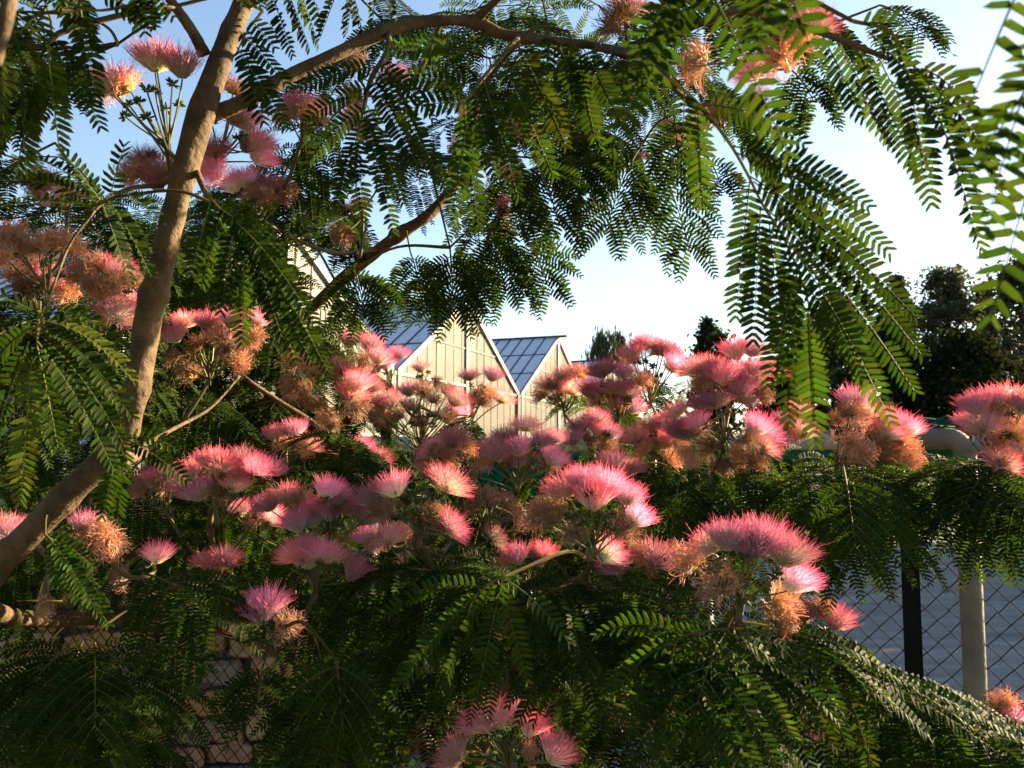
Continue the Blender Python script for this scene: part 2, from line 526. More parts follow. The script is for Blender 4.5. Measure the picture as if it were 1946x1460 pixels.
        mb = MB(); mb.beam(P(ea + off * 0.5, -0.07, 0), P(ea + off * 0.5, -0.07, EAVE - 0.14), 0.09, 0.1, GE)
        mb.build('downpipe', M['gutter'], g)
    mb = MB(); mb.beam(P(hw, -0.45, EAVE + RISE + 0.06), P(hw, length, EAVE + RISE + 0.06), 0.16, 0.09)
    mb.build('ridge_cap', M['frame_dark'], g)
    # --- trusses inside
    for b in np.arange(1.4, length, 3.0):
        mb = MB()
        for x in (a0 + 0.2, hw, a1 - 0.2):
            mb.beam(P(x, b, 0), P(x, b, slope(x) - 0.15), 0.10, 0.10, GE)
        mb.beam(P(a0 + 0.1, b, EAVE - 0.1), P(a1 - 0.1, b, EAVE - 0.1), 0.08, 0.10)
        for x0, x1 in ((a0 + 0.2, hw), (a1 - 0.2, hw)):
            mb.beam(P(x0, b, EAVE - 0.05), P(x1, b, slope(hw) - 0.14), 0.08, 0.08)
            xm = (x0 + x1) / 2
            mb.beam(P(xm, b, slope(xm) - 0.1), P(x1, b, EAVE - 0.1), 0.05, 0.05)
            mb.beam(P(xm, b, slope(xm) - 0.1), P(xm, b, EAVE - 0.1), 0.05, 0.05)
            mb.beam(P(xm - 0.8, b, EAVE - 0.1), P(xm, b, slope(xm) - 0.1), 0.05, 0.05)
        mb.build('truss', M['inner'], g)
    mb = MB()
    mb.add([P(a0, length, 0.3), P(a1, length, 0.3), P(a1, length, EAVE), P(hw, length, EAVE + RISE), P(a0, length, EAVE),
            P(a0, length - 0.02, 0.3), P(a1, length - 0.02, 0.3), P(a1, length - 0.02, EAVE), P(hw, length - 0.02, EAVE + RISE), P(a0, length - 0.02, EAVE)],
           [np.arange(5), np.arange(5)[::-1] + 5])
    mb.build('rear_wall', M['gable_glass'], g)
    for ea in (a0 + 0.02, a1 - 0.02):
        mb = MB()
        mb.box(P(ea, length / 2, EAVE / 2 - 0.05), (length / 2 - 0.05, 0.008, EAVE / 2 - 0.15), np.array([GR, GE, ZUP]))
        mb.build('side_wall', M['gable_glass'], g)
    return g

random.seed(4)
greenhouse(-1, 'glazed greenhouse gable behind the pale trunk, mostly hidden by leaves', 18, 8)
greenhouse(0, 'pale gabled greenhouse nearest in view, cream glazed gable left of the row', 20, 26)
greenhouse(1, 'smaller looking greenhouse with blue roof and ridge jutting out, second gable', 20, 24)
greenhouse(2, 'farthest greenhouse showing only a low blue strip of roof above the blossoms', 20, 10)

# ------------------------------------------------------------------ stone wall behind the fence
rs = np.random.RandomState(11)
W0 = np.array([-3.4, 4.05, 0]); W1 = np.array([0.98, 4.85, 0])
wd = unit(W1 - W0); wnv = np.array([wd[1], -wd[0], 0]); wl = np.linalg.norm(W1 - W0)
swall = thing('stone_wall', 'low rubble wall of tan and pinkish stones behind the wire fence', 'wall', tuple(W0))
core = MB()
core.box(W0 + wd * wl / 2 - wnv * 0.18 + ZUP * 0.66, (wl / 2, 0.13, 0.66), np.array([wd, wnv, ZUP]))
core.build('wall_core', M['concrete'], swall)
h = 0.0
while h < 1.36:
    ch = rs.uniform(0.10, 0.16)
    s = -rs.uniform(0, 0.1)
    while s < wl:
        w = rs.uniform(0.10, 0.24)
        hh = min(ch, 1.44 - h)
        c = W0 + wd * (s + w / 2) + ZUP * (h + hh / 2)
        hx, hz = w / 2 - 0.008, hh / 2 - 0.007
        dep = rs.uniform(0.03, 0.085)
        k = 0.72
        front = [(-1, -k), (-k, -1), (k, -1), (1, -k), (1, k), (k, 1), (-k, 1), (-1, k)]
        jit = rs.uniform(-0.020, 0.020, (8, 2)) + rs.uniform(-.012, .012, 2)
        v = []
        for (a, b), j in zip(front, jit):
            v.append(c + wd * (a * hx + j[0]) - wnv * 0.07 + ZUP * (b * hz + j[1] * 0.9))
        for (a, b), j in zip(front, jit):
            v.append(c + wd * (a * hx + j[0]) + wnv * (dep * 0.5) + ZUP * (b * hz + j[1] * 0.9))
        for (a, b), j in zip(front, jit):
            v.append(c + wd * (a * hx * 0.78 + j[0]) + wnv * (dep + rs.uniform(-0.012, 0.012)) + ZUP * (b * hz * 0.74 + j[1] * 0.9))
        ii = np.arange(8); jj = (ii + 1) % 8
        fs = [np.stack([ii, jj, jj + 8, ii + 8], 1), np.stack([ii + 8, jj + 8, jj + 16, ii + 16], 1), np.arange(8) + 16]
        mb = MB(); mb.add(v, fs)
        mb.build('stone', M['stone'], swall)
        s += w
    h += ch

# ------------------------------------------------------------------ chain-link fence
FA = np.array([2.35, 1.59, 0]); FB = np.array([-3.4, 3.88, 0])
fd = unit(FB - FA); fl = np.linalg.norm(FB - FA); fn = np.array([fd[1], -fd[0], 0])
if fn[1] > 0:
    fn = -fn                                                        # towards the camera
RAIL = 1.592
def F(s, h, off=0.0):
    return FA + fd * s + ZUP * h + fn * off
def s_at(px):
    """fence length where the column of pixel px crosses it"""
    k = (px - 973) / FPX
    return (k * FA[1] - FA[0]) / (fd[0] - k * fd[1])
fence = thing('wire_fence', 'chain link fence with grey tube rail running behind the flowering branches', 'fence', tuple(FA))
p = 0.0262
nw = int(fl / p)
nh = int((RAIL - 0.06) / p)
hs_ = 0.05 + np.arange(nh) * p
bay = MB()
rs_w = np.random.RandomState(3)
for k in range(nw):
    j = np.arange(nh)
    ss = k * p + ((j + k) % 2) * p
    side = np.where((j + k) % 2 == 0, 1, -1) * 0.0014
    pts = FA + fd * ss[:, None] + ZUP * hs_[:, None] + fn * side[:, None] * (1 if k % 2 else -1)
    bay.tube(pts + rs_w.normal(0, .0009, pts.shape), 0.0021, 3, cap=False)
    if (k + 1) % 55 == 0 or k == nw - 1:
        bay.build('wire_mesh', M['wire'], fence, smooth=True)
        bay = MB()
for hh in (0.42, 0.98):
    mb = MB(); mb.tube([F(0, hh, 0.004), F(fl * .3, hh - 0.006, 0.004), F(fl * .6, hh + 0.004, 0.004), F(fl, hh, 0.004)], 0.0017, 5)
    mb.build('tension_wire', M['wire'], fence)
# rail: a tube, with an elbow into the pale post at its near end
sp = s_at(1828); sdk = s_at(1716)
rail_end = sp - 0.0
mb = MB()
el = [F(sp, RAIL - 0.09, 0.03), F(sp, RAIL - 0.035, 0.03), F(sp + 0.016, RAIL - 0.008, 0.03), F(sp + 0.05, RAIL, 0.03), F(sp + 0.2, RAIL, 0.03)]
mb.tube(smooth_path([F(sp, 0.0, 0.03), F(sp, 0.8, 0.03)] + el, per=6), 0.0255, 16)
mb.build('post', M['post'], fence, smooth=True)
mb = MB(); mb.tube(smooth_path([F(sp + 0.12, RAIL - 0.003, 0.03), F(sp + 0.9, RAIL - 0.012, 0.022), F(sp + 2.0, RAIL, 0.022), F(fl, RAIL + 0.01, 0.022)], per=10), 0.0215, 14)
mb.build('top_rail', M['gal'], fence, smooth=True)
mb = MB(); mb.tube(smooth_path([F(0, RAIL - 0.01, 0.024), F(sp - 0.02, RAIL - 0.015, 0.024)], 6), 0.0215, 14)
mb.build('top_rail', M['gal'], fence, smooth=True)
mb = MB()                                                           # dark angle post
mb.beam(F(sdk, 0, 0.018), F(sdk, RAIL - 0.03, 0.018), 0.036, 0.006, fn)
mb.beam(F(sdk - 0.02, 0, -0.004), F(sdk - 0.02, RAIL - 0.03, -0.004), 0.006, 0.042, fn)
mb.build('angle_post', M['darkpost'], fence)
for px in (715, 28, 1335):
    mb = MB(); s = s_at(px)
    mb.tube([F(s, 0, 0.025), F(s, RAIL - 0.02, 0.025)], 0.024, 12)
    mb.build('post', M['post'], fence, smooth=True)

# green shade net folded over the rail, with uneven lower edge
rs = np.random.RandomState(5)
mb = MB()
nsx = 90; nsy = 7
s0, s1 = sp + 0.02, s_at(480)
S = np.linspace(s0, s1, nsx)
drop = 0.10 + 0.05 * np.sin(S * 3.1) + 0.03 * np.sin(S * 9.7 + 1)
V = []
for i, s in enumerate(S):
    for j in range(nsy):
        t = j / (nsy - 1)
        V.append(F(s, RAIL - 0.026 - t * drop[i], -0.012 - 0.012 * math.sin(s * 23 + t * 3) * t - 0.01 * math.sin(s * 51) * t))
idx = np.arange(nsx * nsy).reshape(nsx, nsy)
q = np.stack([idx[:-1, :-1], idx[1:, :-1], idx[1:, 1:], idx[:-1, 1:]], -1).reshape(-1, 4)
colr = np.array([0.012, 0.085, 0.062]) * rs.uniform(0.6, 1.3, (len(V), 1))
mb.add(V, [q], colr)
o = mb.build('shade_net', M['net'])
tag(o, 'strip of dark green shade net hanging below the fence rail', 'net')
sol = o.modifiers.new('thickness', 'SOLIDIFY'); sol.thickness = 0.0015
mb = MB()                                                           # bunched net end on the rail
for k in range(46):
    a = rs.uniform(0, 0.30); b = a + rs.uniform(0.05, 0.14)
    hh = RAIL + 0.028 + rs.uniform(0, 0.022)
    mb.tube([F(sp + a, hh, rs.uniform(-.02, .05)), F(sp + (a + b) / 2, hh + rs.uniform(0, .012), rs.uniform(-.02, .05)), F(sp + b, hh - 0.012, rs.uniform(-.02, .05))], 0.0022, 4, np.array([0.015, 0.09, 0.06]) * rs.uniform(.5, 1.4))
tag(mb.build('net_bundle', M['net']), 'frayed bundle of green net lying on the rail beside the elbow', 'net')
mb = MB()
th = np.linspace(0, 2 * math.pi * 4, 80)
mb.tube(np.array([F(sp + 0.115 + 0.010 * t / 6.28 * 0.8, RAIL - 0.002 + 0.031 * math.sin(t), 0.028 + 0.031 * math.cos(t)) for t in th]), 0.0045, 6)
mb.tube(smooth_path([F(sp + 0.115, RAIL - 0.03, 0.03), F(sp + 0.135, RAIL - 0.09, 0.05), F(sp + 0.10, RAIL - 0.13, 0.03), F(sp + 0.02, RAIL - 0.10, 0.05)], per=6), 0.0042, 6)
tag(mb.build('rope_tie', M['rope'], smooth=True), 'dark rope wound round the grey rail next to its elbow', 'rope')

# ------------------------------------------------------------------ trees beyond the yard
def far_tree(label, px, z, top, wpx, base_h=0.16, style='round', n=9000, seed=0, colr=(0.035, 0.055, 0.02), lean=0.0, gaps=0.5, name='far_tree', leaf=None):
    rs = np.random.RandomState(seed)
    leaf = leaf or .0032 * z
    b = at(px, 866, z); b = np.array([b[0], b[1], 0.0])
    k = z / FPX
    H = EYE + (866 - top) * k
    Wd = wpx * k / 2
    t = thing(name, label, 'tree', tuple(b), 'trees beyond the yard')
    mb = MB()
    tr = np.array([b + np.array([lean * H * s * s + 0.12 * math.sin(s * 4 + seed), 0.1 * math.cos(3 * s), H * 0.86 * s]) for s in np.linspace(0, 1, 9)])
    mb.tube(tr, np.linspace(H * 0.024, H * 0.006, 9), 8)
    nl = 16
    tips = []
    for q in range(nl):
        s = rs.uniform(0.22, 0.85); p0 = tr[0] + (tr[-1] - tr[0]) * s
        az = rs.uniform(0, 6.28); r = Wd * rs.uniform(.5, .95) * (1 - abs(s - .5) * .9)
        p2 = p0 + np.array([math.cos(az) * r, math.sin(az) * r, H * rs.uniform(.03, .14)])
        pm = (p0 + p2) / 2 + np.array([0, 0, H * 0.03])
        mb.tube(smooth_path([p0, pm, p2], per=4), np.linspace(H * .009, H * .003, 9), 5)
        tips.append(p2)
    mb.build('trunk', M['bark'], t, smooth=True)
    nc = 150 if style != 'column' else 100
    cz0, cz1 = H * base_h, H
    u = rs.uniform(0, 1, nc)
    if style == 'column':
        prof = np.sin(np.clip(u * 1.02 + .02, 0, 1) * math.pi) ** .5
    elif style == 'willow':
        prof = np.sqrt(np.clip(1 - ((u - .55) / .56) ** 2, 0.03, 1))
    else:
        prof = np.clip(np.sin(np.clip(u * .93 + .06, 0, 1) * math.pi), .05, 1) ** .6
    az = rs.uniform(0, 6.28, nc); rr = np.sqrt(rs.uniform(0.0, 1, nc)) * prof * Wd * rs.uniform(.6, .92, nc)
    C = np.stack([b[0] + lean * H * u * u + rr * np.cos(az), b[1] + rr * np.sin(az), cz0 + (cz1 - cz0) * u * .97], 1)
    cr = Wd * rs.uniform(.22, .46, nc)
    per = n // nc
    cid = np.repeat(np.arange(nc), per)
    d = rs.normal(size=(len(cid), 3)); d /= np.linalg.norm(d, axis=1, keepdims=True)
    rad = cr[cid] * np.abs(rs.normal(0, .55, len(cid)))
    P_ = C[cid] + d * rad[:, None] * np.array([1, 1, 0.8])
    if style == 'willow':
        P_[:, 2] -= rs.uniform(0, 1, len(cid)) ** 2 * H * .22
    P_[:, 2] = np.minimum(P_[:, 2], H * 1.0)
    P_[:, 2] = np.maximum(P_[:, 2], 0.15)
    s1 = rs.normal(size=(len(cid), 3)); s1 /= np.linalg.norm(s1, axis=1, keepdims=True)
    if style == 'willow':
        s1 = s1 * .25 + np.array([0, 0, -1.0])
    s2 = np.cross(s1, rs.normal(size=(len(cid), 3))); s2 /= np.linalg.norm(s2, axis=1, keepdims=True)
    L = leaf * rs.uniform(.6, 1.3, len(cid))[:, None]
    wl_ = L * (0.22 if style == 'willow' else 0.55)
    V = np.stack([P_ - s1 * L, P_ + s2 * wl_, P_ + s1 * L, P_ - s2 * wl_], 1).reshape(-1, 3)
    q = np.arange(len(cid) * 4).reshape(-1, 4)
    cc = np.array(colr) * rs.uniform(.6, 1.5, (nc, 1))[cid] * rs.uniform(.75, 1.3, (len(cid), 1))
    cc[:, 0] *= rs.uniform(.8, 1.5, len(cid))
    mb = MB(); mb.add(V, [q], np.repeat(cc, 4, 0))
    mb.build('crown', M['far_leaf'], t)
    return t

far_tree('small drooping willow standing right of the greenhouse roofs', 1158, 60, 624, 118, .14, 'willow', 7000, 1, (0.03, 0.045, 0.03), leaf=.3)
far_tree('dark dense round tree between the willow and the hanging frond', 1355, 55, 600, 118, .10, 'round', 8000, 2, (0.02, 0.032, 0.014), leaf=.2)
far_tree('dark tree behind the tips of the hanging frond', 1590, 83, 560, 230, .04, 'round', 24000, 3, (0.030, 0.040, 0.020), gaps=.6)
far_tree('slender poplar with pointed top left of the birch', 1718, 79, 512, 84, .04, 'column', 15000, 4, (0.034, 0.044, 0.022), gaps=.6)
far_tree('tall loose birch with grey green crown and sky gaps', 1810, 72, 504, 210, .03, 'round', 25500, 5, (0.046, 0.054, 0.032), gaps=.7, name='birch_tree', leaf=.2)
far_tree('slender poplar rising between the birch and the blurred leaves', 1880, 76, 528, 90, .03, 'column', 13500, 6, (0.036, 0.046, 0.025), gaps=.6)
far_tree('tall tree at the right edge behind the blurred leaves', 1955, 70, 480, 200, .03, 'round', 21000, 7, (0.040, 0.048, 0.027), gaps=.7)
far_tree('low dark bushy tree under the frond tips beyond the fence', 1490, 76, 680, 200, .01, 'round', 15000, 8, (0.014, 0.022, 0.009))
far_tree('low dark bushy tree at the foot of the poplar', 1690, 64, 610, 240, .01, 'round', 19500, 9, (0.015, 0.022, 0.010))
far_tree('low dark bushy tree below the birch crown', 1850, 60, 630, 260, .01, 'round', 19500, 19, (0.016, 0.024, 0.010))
# unseen trees, added past the right edge of the view to shade the yard
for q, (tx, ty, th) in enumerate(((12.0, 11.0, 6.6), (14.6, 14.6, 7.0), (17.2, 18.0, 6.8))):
    far_tree(('nearest unseen tree added past the right edge, shading the yard', 'middle unseen tree added past the right edge, shading the yard', 'farthest unseen tree added past the right edge, shading the yard')[q],
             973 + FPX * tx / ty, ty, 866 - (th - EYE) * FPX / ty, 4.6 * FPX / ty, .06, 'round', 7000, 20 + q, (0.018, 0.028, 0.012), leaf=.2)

# ------------------------------------------------------------------ silk trees: branches
RNG = np.random.RandomState(21)
BR = {'A': [], 'B': []}          # sampled points of limbs and twigs, to hang leaves and blossoms on

baseA = np.array([-0.98, 1.02, 0.0])
baseB = np.array([-0.02, 1.75, 0.0])
TREE = {
    'A': thing('silk_tree', 'silk tree whose pale leaning trunk rises on the left and spreads fronds overhead', 'tree', tuple(baseA)),
    'B': thing('silk_tree', 'low spreading silk tree full of pink blossoms in front of the wire fence', 'tree', tuple(baseB)),
}

def limb(key, pts, name='branch', sides=10, bump=0.10, seed=0, knots=()):
    """pts rows: px, py, z, radius in px at that depth (or world rows given as 4-vectors flagged by z<0)"""
    rs = np.random.RandomState(seed + 100)
    rows = []
    for r in pts:
        if len(r) == 4:                       # five values: a world point and radius
            p = at(*r[:3]); rows.append([*p, r[3] * r[2] / FPX])
        else:
            rows.append([r[0], r[1], r[2], r[3]])
    q = smooth_path(rows, per=9)
    P_, R_ = q[:, :3].copy(), q[:, 3].copy()
    K = len(P_)
    wob = np.convolve(rs.normal(0, 1, K + 8), np.ones(5) / 5, 'same')[4:4 + K]
    R_ = R_ * (1 + bump * wob)
    for kx, ky, ks in knots:
        x, y, z = project(P_)
        d = np.hypot(x - kx, y - ky)
        R_ *= 1 + ks * np.exp(-(d / 16.0) ** 2)
    v, f = tube_arrays(P_, np.maximum(R_, 0.0006), sides)
    # uneven section
    c = np.repeat(P_, sides, 0)
    n_ = len(c)
    ph = rs.uniform(0, 6.28, 3)
    ang = np.tile(np.arange(sides) * 2 * math.pi / sides, K); li = np.repeat(np.arange(K), sides)
    k = 1 + 0.06 * np.sin(2 * ang + li * .21 + ph[0]) + 0.045 * np.sin(3 * ang - li * .37 + ph[1])
    v = c + (v - c) * k[:, None]
    mb = MB(); mb.add(v, f)
    mb.build(name, M['bark'], TREE[key], smooth=True)
    for p_, r_ in zip(P_, R_):
        BR[key].append((p_, r_))
    return P_

# tree A: the pale trunk and what leaves it
limb('A', [(baseA[0] - .02, baseA[1] + .02, -0.05, .034, 0), (-0.95, 1.0, 0.55, .027, 0), (-0.80, 0.90, 1.05, .024, 0),
           (-60, 1150, .80, 29.1), (40, 1030, .79, 27.3), (135, 935, .78, 25.4), (205, 868, .78, 24.4), (243, 805, .78, 23.5), (262, 730, .78, 22.6),
           (282, 610, .78, 23.5), (306, 505, .78, 22.6), (334, 395, .78, 23.5), (362, 285, .78, 23.5), (392, 190, .78, 23.5), (425, 95, .79, 20.7), (462, 10, .80, 18.8), (500, -90, .82, 16.9), (560, -260, .85, 13.2)],
     'trunk', 20, .05, 1, knots=((300, 560, .24), (405, 215, .26), (264, 742, .2), (240, 815, .16), (330, 410, .1), (350, 330, .1), (285, 640, .08), (440, 60, .14), (120, 950, .12), (318, 465, .07)))
limb('A', [(405, 215, .79, 17.6), (450, 200, .79, 15.2), (500, 173, .79, 13.6), (560, 140, .80, 12.8), (640, 102, .81, 12.8), (740, 57, .83, 12.0), (810, 40, .85, 11.2), (900, 42, .87, 11.2), (960, 66, .88, 10.4), (1050, 78, .89, 8.8), (1130, 87, .90, 8.0), (1190, 108, .91, 4.8)], 'branch', 12, .10, 2, knots=((527, 170, .3), (900, 42, .3), (1000, 70, .25)))
limb('A', [(388, 105, .79, 13), (372, 70, .78, 11), (345, 30, .77, 9), (318, -10, .76, 9), (280, -80, .75, 7)], 'branch', 10, .1, 3)
limb('A', [(905, 38, .87, 10), (925, 18, .86, 8), (955, -10, .85, 7), (1000, -60, .84, 6)], 'branch', 8, .1, 4)
limb('A', [(225, 880, .80, 12), (300, 848, 1.2, 9), (400, 790, 1.7, 8), (490, 700, 1.75, 8), (560, 617, 1.6, 9), (625, 555, 1.42, 11), (700, 490, 1.32, 12), (760, 445, 1.28, 12), (815, 408, 1.28, 11), (880, 340, 1.3, 8), (980, 270, 1.3, 6), (1060, 230, 1.3, 4)], 'branch', 12, .1, 5, knots=((755, 447, .3),))
limb('A', [(-80, 30, .62, 8), (60, 90, .62, 7), (115, 62, .62, 6), (180, 42, .63, 6), (260, 22, .64, 5), (330, 12, .66, 5)], 'branch', 8, .1, 6)
limb('A', [(-12, 120, .33, 14), (6, 60, .33, 14), (20, -10, .33, 14), (40, -90, .34, 14)], 'branch', 10, .1, 7)
limb('A', [(310, 352, .78, 5), (250, 358, .76, 4), (205, 378, .74, 3.5), (180, 400, .73, 3)], 'branch', 8, .1, 8)
limb('A', [(-50, 1140, .82, 22), (20, 1172, 1.0, 16), (120, 1176, 1.15, 15), (240, 1170, 1.2, 14), (340, 1164, 1.22, 13), (480, 1156, 1.24, 12), (600, 1160, 1.25, 12), (700, 1180, 1.26, 11), (790, 1206, 1.27, 9), (870, 1240, 1.28, 6)], 'branch', 10, .1, 9)
limb('A', [(1130, 88, .90, 8), (1230, 110, .70, 8), (1285, 160, .56, 9)], 'branch', 8, .1, 10)
limb('A', [(1190, 108, .91, 6), (1290, 60, .75, 8), (1400, 20, .60, 8), (1500, -20, .5, 8)], 'branch', 8, .1, 11)
limb('A', [(1400, 20, .60, 6), (1450, 30, .58, 6), (1560, 62, .56, 6), (1690, 112, .55, 5)], 'branch', 8, .1, 12)
limb('A', [(462, 10, .80, 12), (600, -60, .75, 10), (900, -120, .7, 9), (1300, -130, .55, 10), (1700, -120, .45, 10), (2000, -60, .38, 9)], 'branch', 8, .1, 13)
limb('A', [(180, 400, .73, 3), (130, 470, .72, 2.5), (90, 580, .70, 2.5), (70, 640, .68, 2.5)], 'branch', 8, .1, 14)
limb('A', [(372, 320, .79, 6), (390, 365, .74, 6), (420, 400, .68, 5), (455, 440, .66, 5)], 'branch', 8, .1, 15)
limb('A', [(740, 57, .83, 6), (735, 100, .80, 6), (705, 150, .76, 5), (690, 215, .74, 4)], 'branch', 8, .1, 16)
limb('A', [(985, 72, .88, 6), (955, 110, .78, 5), (910, 160, .70, 5), (885, 200, .66, 4)], 'branch', 8, .1, 17)
# tree B: trunk below the frame, limbs spreading behind the blossoms
limb('B', [(baseB[0], baseB[1], -0.05, .045, 0), (-0.03, 1.72, 0.35, .035, 0), (-0.06, 1.66, 0.62, .03, 0), (880, 1560, 1.55, 26), (830, 1450, 1.5, 22), (780, 1385, 1.46, 18), (715, 1335, 1.42, 17), (640, 1282, 1.4, 16), (560, 1250, 1.38, 14), (470, 1215, 1.35, 10), (380, 1190, 1.3, 7)], 'trunk', 14, .06, 20)
limb('B', [(870, 1530, 1.55, 20), (930, 1380, 1.5, 16), (1010, 1220, 1.45, 14), (1100, 1080, 1.4, 12), (1180, 960, 1.38, 10), (1250, 860, 1.36, 8), (1290, 770, 1.34, 6)], 'branch', 10, .1, 21)
limb('B', [(880, 1550, 1.55, 20), (1050, 1460, 1.35, 16), (1250, 1360, 1.2, 14), (1420, 1240, 1.15, 11), (1530, 1080, 1.15, 10), (1590, 930, 1.14, 8), (1592, 860, 1.13, 6)], 'branch', 10, .1, 22)
limb('B', [(1250, 1360, 1.2, 12), (1450, 1325, 1.25, 11), (1560, 1340, 1.28, 10), (1700, 1400, 1.2, 9), (1850, 1420, 1.1, 8)], 'branch', 10, .1, 23)
limb('B', [(1530, 1080, 1.15, 9), (1690, 995, 1.2, 9), (1790, 978, 1.15, 8), (1880, 930, 1.08, 6), (1892, 880, 1.05, 5)], 'branch', 10, .1, 24)
limb('B', [(930, 1380, 1.5, 12), (880, 1180, 1.5, 10), (840, 1020, 1.5, 9), (820, 900, 1.5, 7), (800, 800, 1.5, 5)], 'branch', 10, .1, 25)
limb('B', [(840, 1020, 1.5, 8), (720, 900, 1.4, 7), (620, 820, 1.35, 6), (480, 730, 1.3, 5), (400, 660, 1.3, 4)], 'branch', 8, .1, 26)
limb('B', [(470, 1215, 1.35, 7), (420, 1100, 1.2, 6), (400, 1000, 1.1, 6), (410, 940, 1.05, 5)], 'branch', 8, .1, 27)
limb('B', [(1010, 1220, 1.45, 9), (1060, 1130, 1.1, 7), (1115, 1090, .86, 6), (1120, 1040, .82, 5)], 'branch', 8, .1, 28)
limb('B', [(1420, 1240, 1.15, 9), (1385, 1200, .85, 9), (1395, 1170, .72, 7), (1410, 1140, .69, 6)], 'branch', 8, .1, 29)
limb('B', [(560, 1250, 1.38, 7), (560, 1150, 1.15, 6), (560, 1110, 1.02, 5), (600, 1080, .98, 4)], 'branch', 8, .1, 30)
limb('B', [(880, 1180, 1.5, 8), (830, 1100, 1.15, 6), (790, 1040, .98, 5), (790, 1010, .97, 4)], 'branch', 8, .1, 31)
limb('B', [(1050, 1460, 1.35, 9), (1000, 1480, 1.0, 7), (960, 1460, .9, 6)], 'branch', 8, .1, 32)

BRP = {k: np.array([p for p, r in v]) for k, v in BR.items()}

# ------------------------------------------------------------------ leaflets, pinnae, fronds
LEAFLET = np.array([(0, .05), (.14, .50), (.70, .58), (1.0, .34), (.74, -.26), (.12, -.46)])

def pinna_mesh(mb, path, n0, rs, leaflet=0.0122, spacing=0.0038, fold=0.25, width=0.30, tint=(1, 1, 1), spine=True):
    path = np.asarray(path, float)
    seg = np.linalg.norm(np.diff(path, axis=0), axis=1)
    cum = np.concatenate([[0], np.cumsum(seg)]); L = cum[-1]
    npair = max(5, int(L * 0.93 / spacing))
    u = np.linspace(0.06, 1.0, npair) * L
    P_ = np.stack([np.interp(u, cum, path[:, k]) for k in range(3)], 1)
    T = np.gradient(path, axis=0); T = np.stack([np.interp(u, cum, T[:, k]) for k in range(3)], 1)
    T /= np.linalg.norm(T, axis=1, keepdims=True)
    nb = n0 - (T @ n0)[:, None] * T
    nb /= np.maximum(1e-6, np.linalg.norm(nb, axis=1, keepdims=True))
    Bv = xp(T, nb)
    t = u / L
    prof = np.interp(t, [0, .12, .45, .8, 1], [.62, .86, 1.0, .88, .58])
    V = []; C = []
    base = np.array([0.018, 0.038, 0.006]) * np.asarray(tint) * rs.uniform(.78, 1.25)
    if rs.uniform() < .015:
        base = base * np.array([2.0, 1.35, 1.0])
    for s in (-1, 1):
        fo = fold + rs.normal(0, .13, npair) + .25 * math.sin(rs.uniform(0, 6.28)) * np.sin(t * rs.uniform(2, 7))
        fw = math.radians(74) - np.interp(t, [0, .8, 1], [0, .1, .55]) + rs.normal(0, .05, npair)
        side = Bv * s * np.cos(fo)[:, None] + nb * np.sin(fo)[:, None]
        ax = T * np.cos(fw)[:, None] + side * np.sin(fw)[:, None]
        nl = xp(ax, T) ; nl /= np.maximum(1e-6, np.linalg.norm(nl, axis=1, keepdims=True))
        wv = xp(nl, ax)                                  # across the leaflet, towards the tip of the pinna
        ll = leaflet * prof * rs.uniform(.92, 1.08, npair) * np.where(rs.uniform(size=npair) < .025, .05, 1)
        if rs.uniform() < .22:                                 # a few leaflets lost
            g0 = rs.randint(0, npair); ll[g0:g0 + rs.randint(1, 4)] *= .04
        ww = ll * width * rs.uniform(.9, 1.1, npair)
        cup = nl * (ll * .05)[:, None] * s
        v = P_[:, None] + ax[:, None] * (LEAFLET[None, :, 0, None] * ll[:, None, None]) + wv[:, None] * (LEAFLET[None, :, 1, None] * ww[:, None, None])
        v[:, 3] -= cup * 2.0; v[:, [1, 5]] += cup[:, None]
        if s < 0:
            v = v[:, ::-1]
        V.append(v.reshape(-1, 3))
        c = base * rs.uniform(.75, 1.3, (npair, 1))
        c[:, 0] *= rs.uniform(.85, 1.35, npair)
        C.append(np.repeat(c, 6, 0))
    V = np.concatenate(V)
    mb.add(V, [np.arange(len(V)).reshape(-1, 6)], np.concatenate(C))
    if not spine:
        return
    k = min(len(path), 9)
    ii = np.linspace(0, len(path) - 1, k).astype(int)
    mb.tube(path[ii], np.linspace(0.00062, 0.00025, k), 3, (0.11, 0.13, 0.035), cap=False)

HEADS = []                     # blossoms: px, py, radius px, z (filled before the leaves are placed)
SHOW = []                      # openings of the photograph that loose leaves keep clear of
def in_poly(x, y, poly):
    r = np.zeros(len(x), bool)
    n = len(poly)
    for i in range(n):
        x0, y0 = poly[i]; x1, y1 = poly[(i + 1) % n]
        c = ((y0 > y) != (y1 > y)) & (x < (x1 - x0) * (y - y0) / (y1 - y0 + 1e-9) + x0)
        r ^= c
    return r

def covers(P_, tol=0.04):
    x, y, z = project(P_)
    bad = np.zeros(len(x), bool)
    for poly in SHOW:
        bad |= in_poly(x, y, poly)
    H = np.array(HEADS)
    H = H[(H[:, 0] > x.min() - 60) & (H[:, 0] < x.max() + 60) & (H[:, 1] > y.min() - 60) & (H[:, 1] < y.max() + 60)]
    if len(H):
        bad |= ((np.hypot(x[:, None] - H[:, 0], y[:, None] - H[:, 1]) < H[:, 2]) & (z[:, None] < H[:, 3] + .01)).any(1)
    return bad.mean() > tol

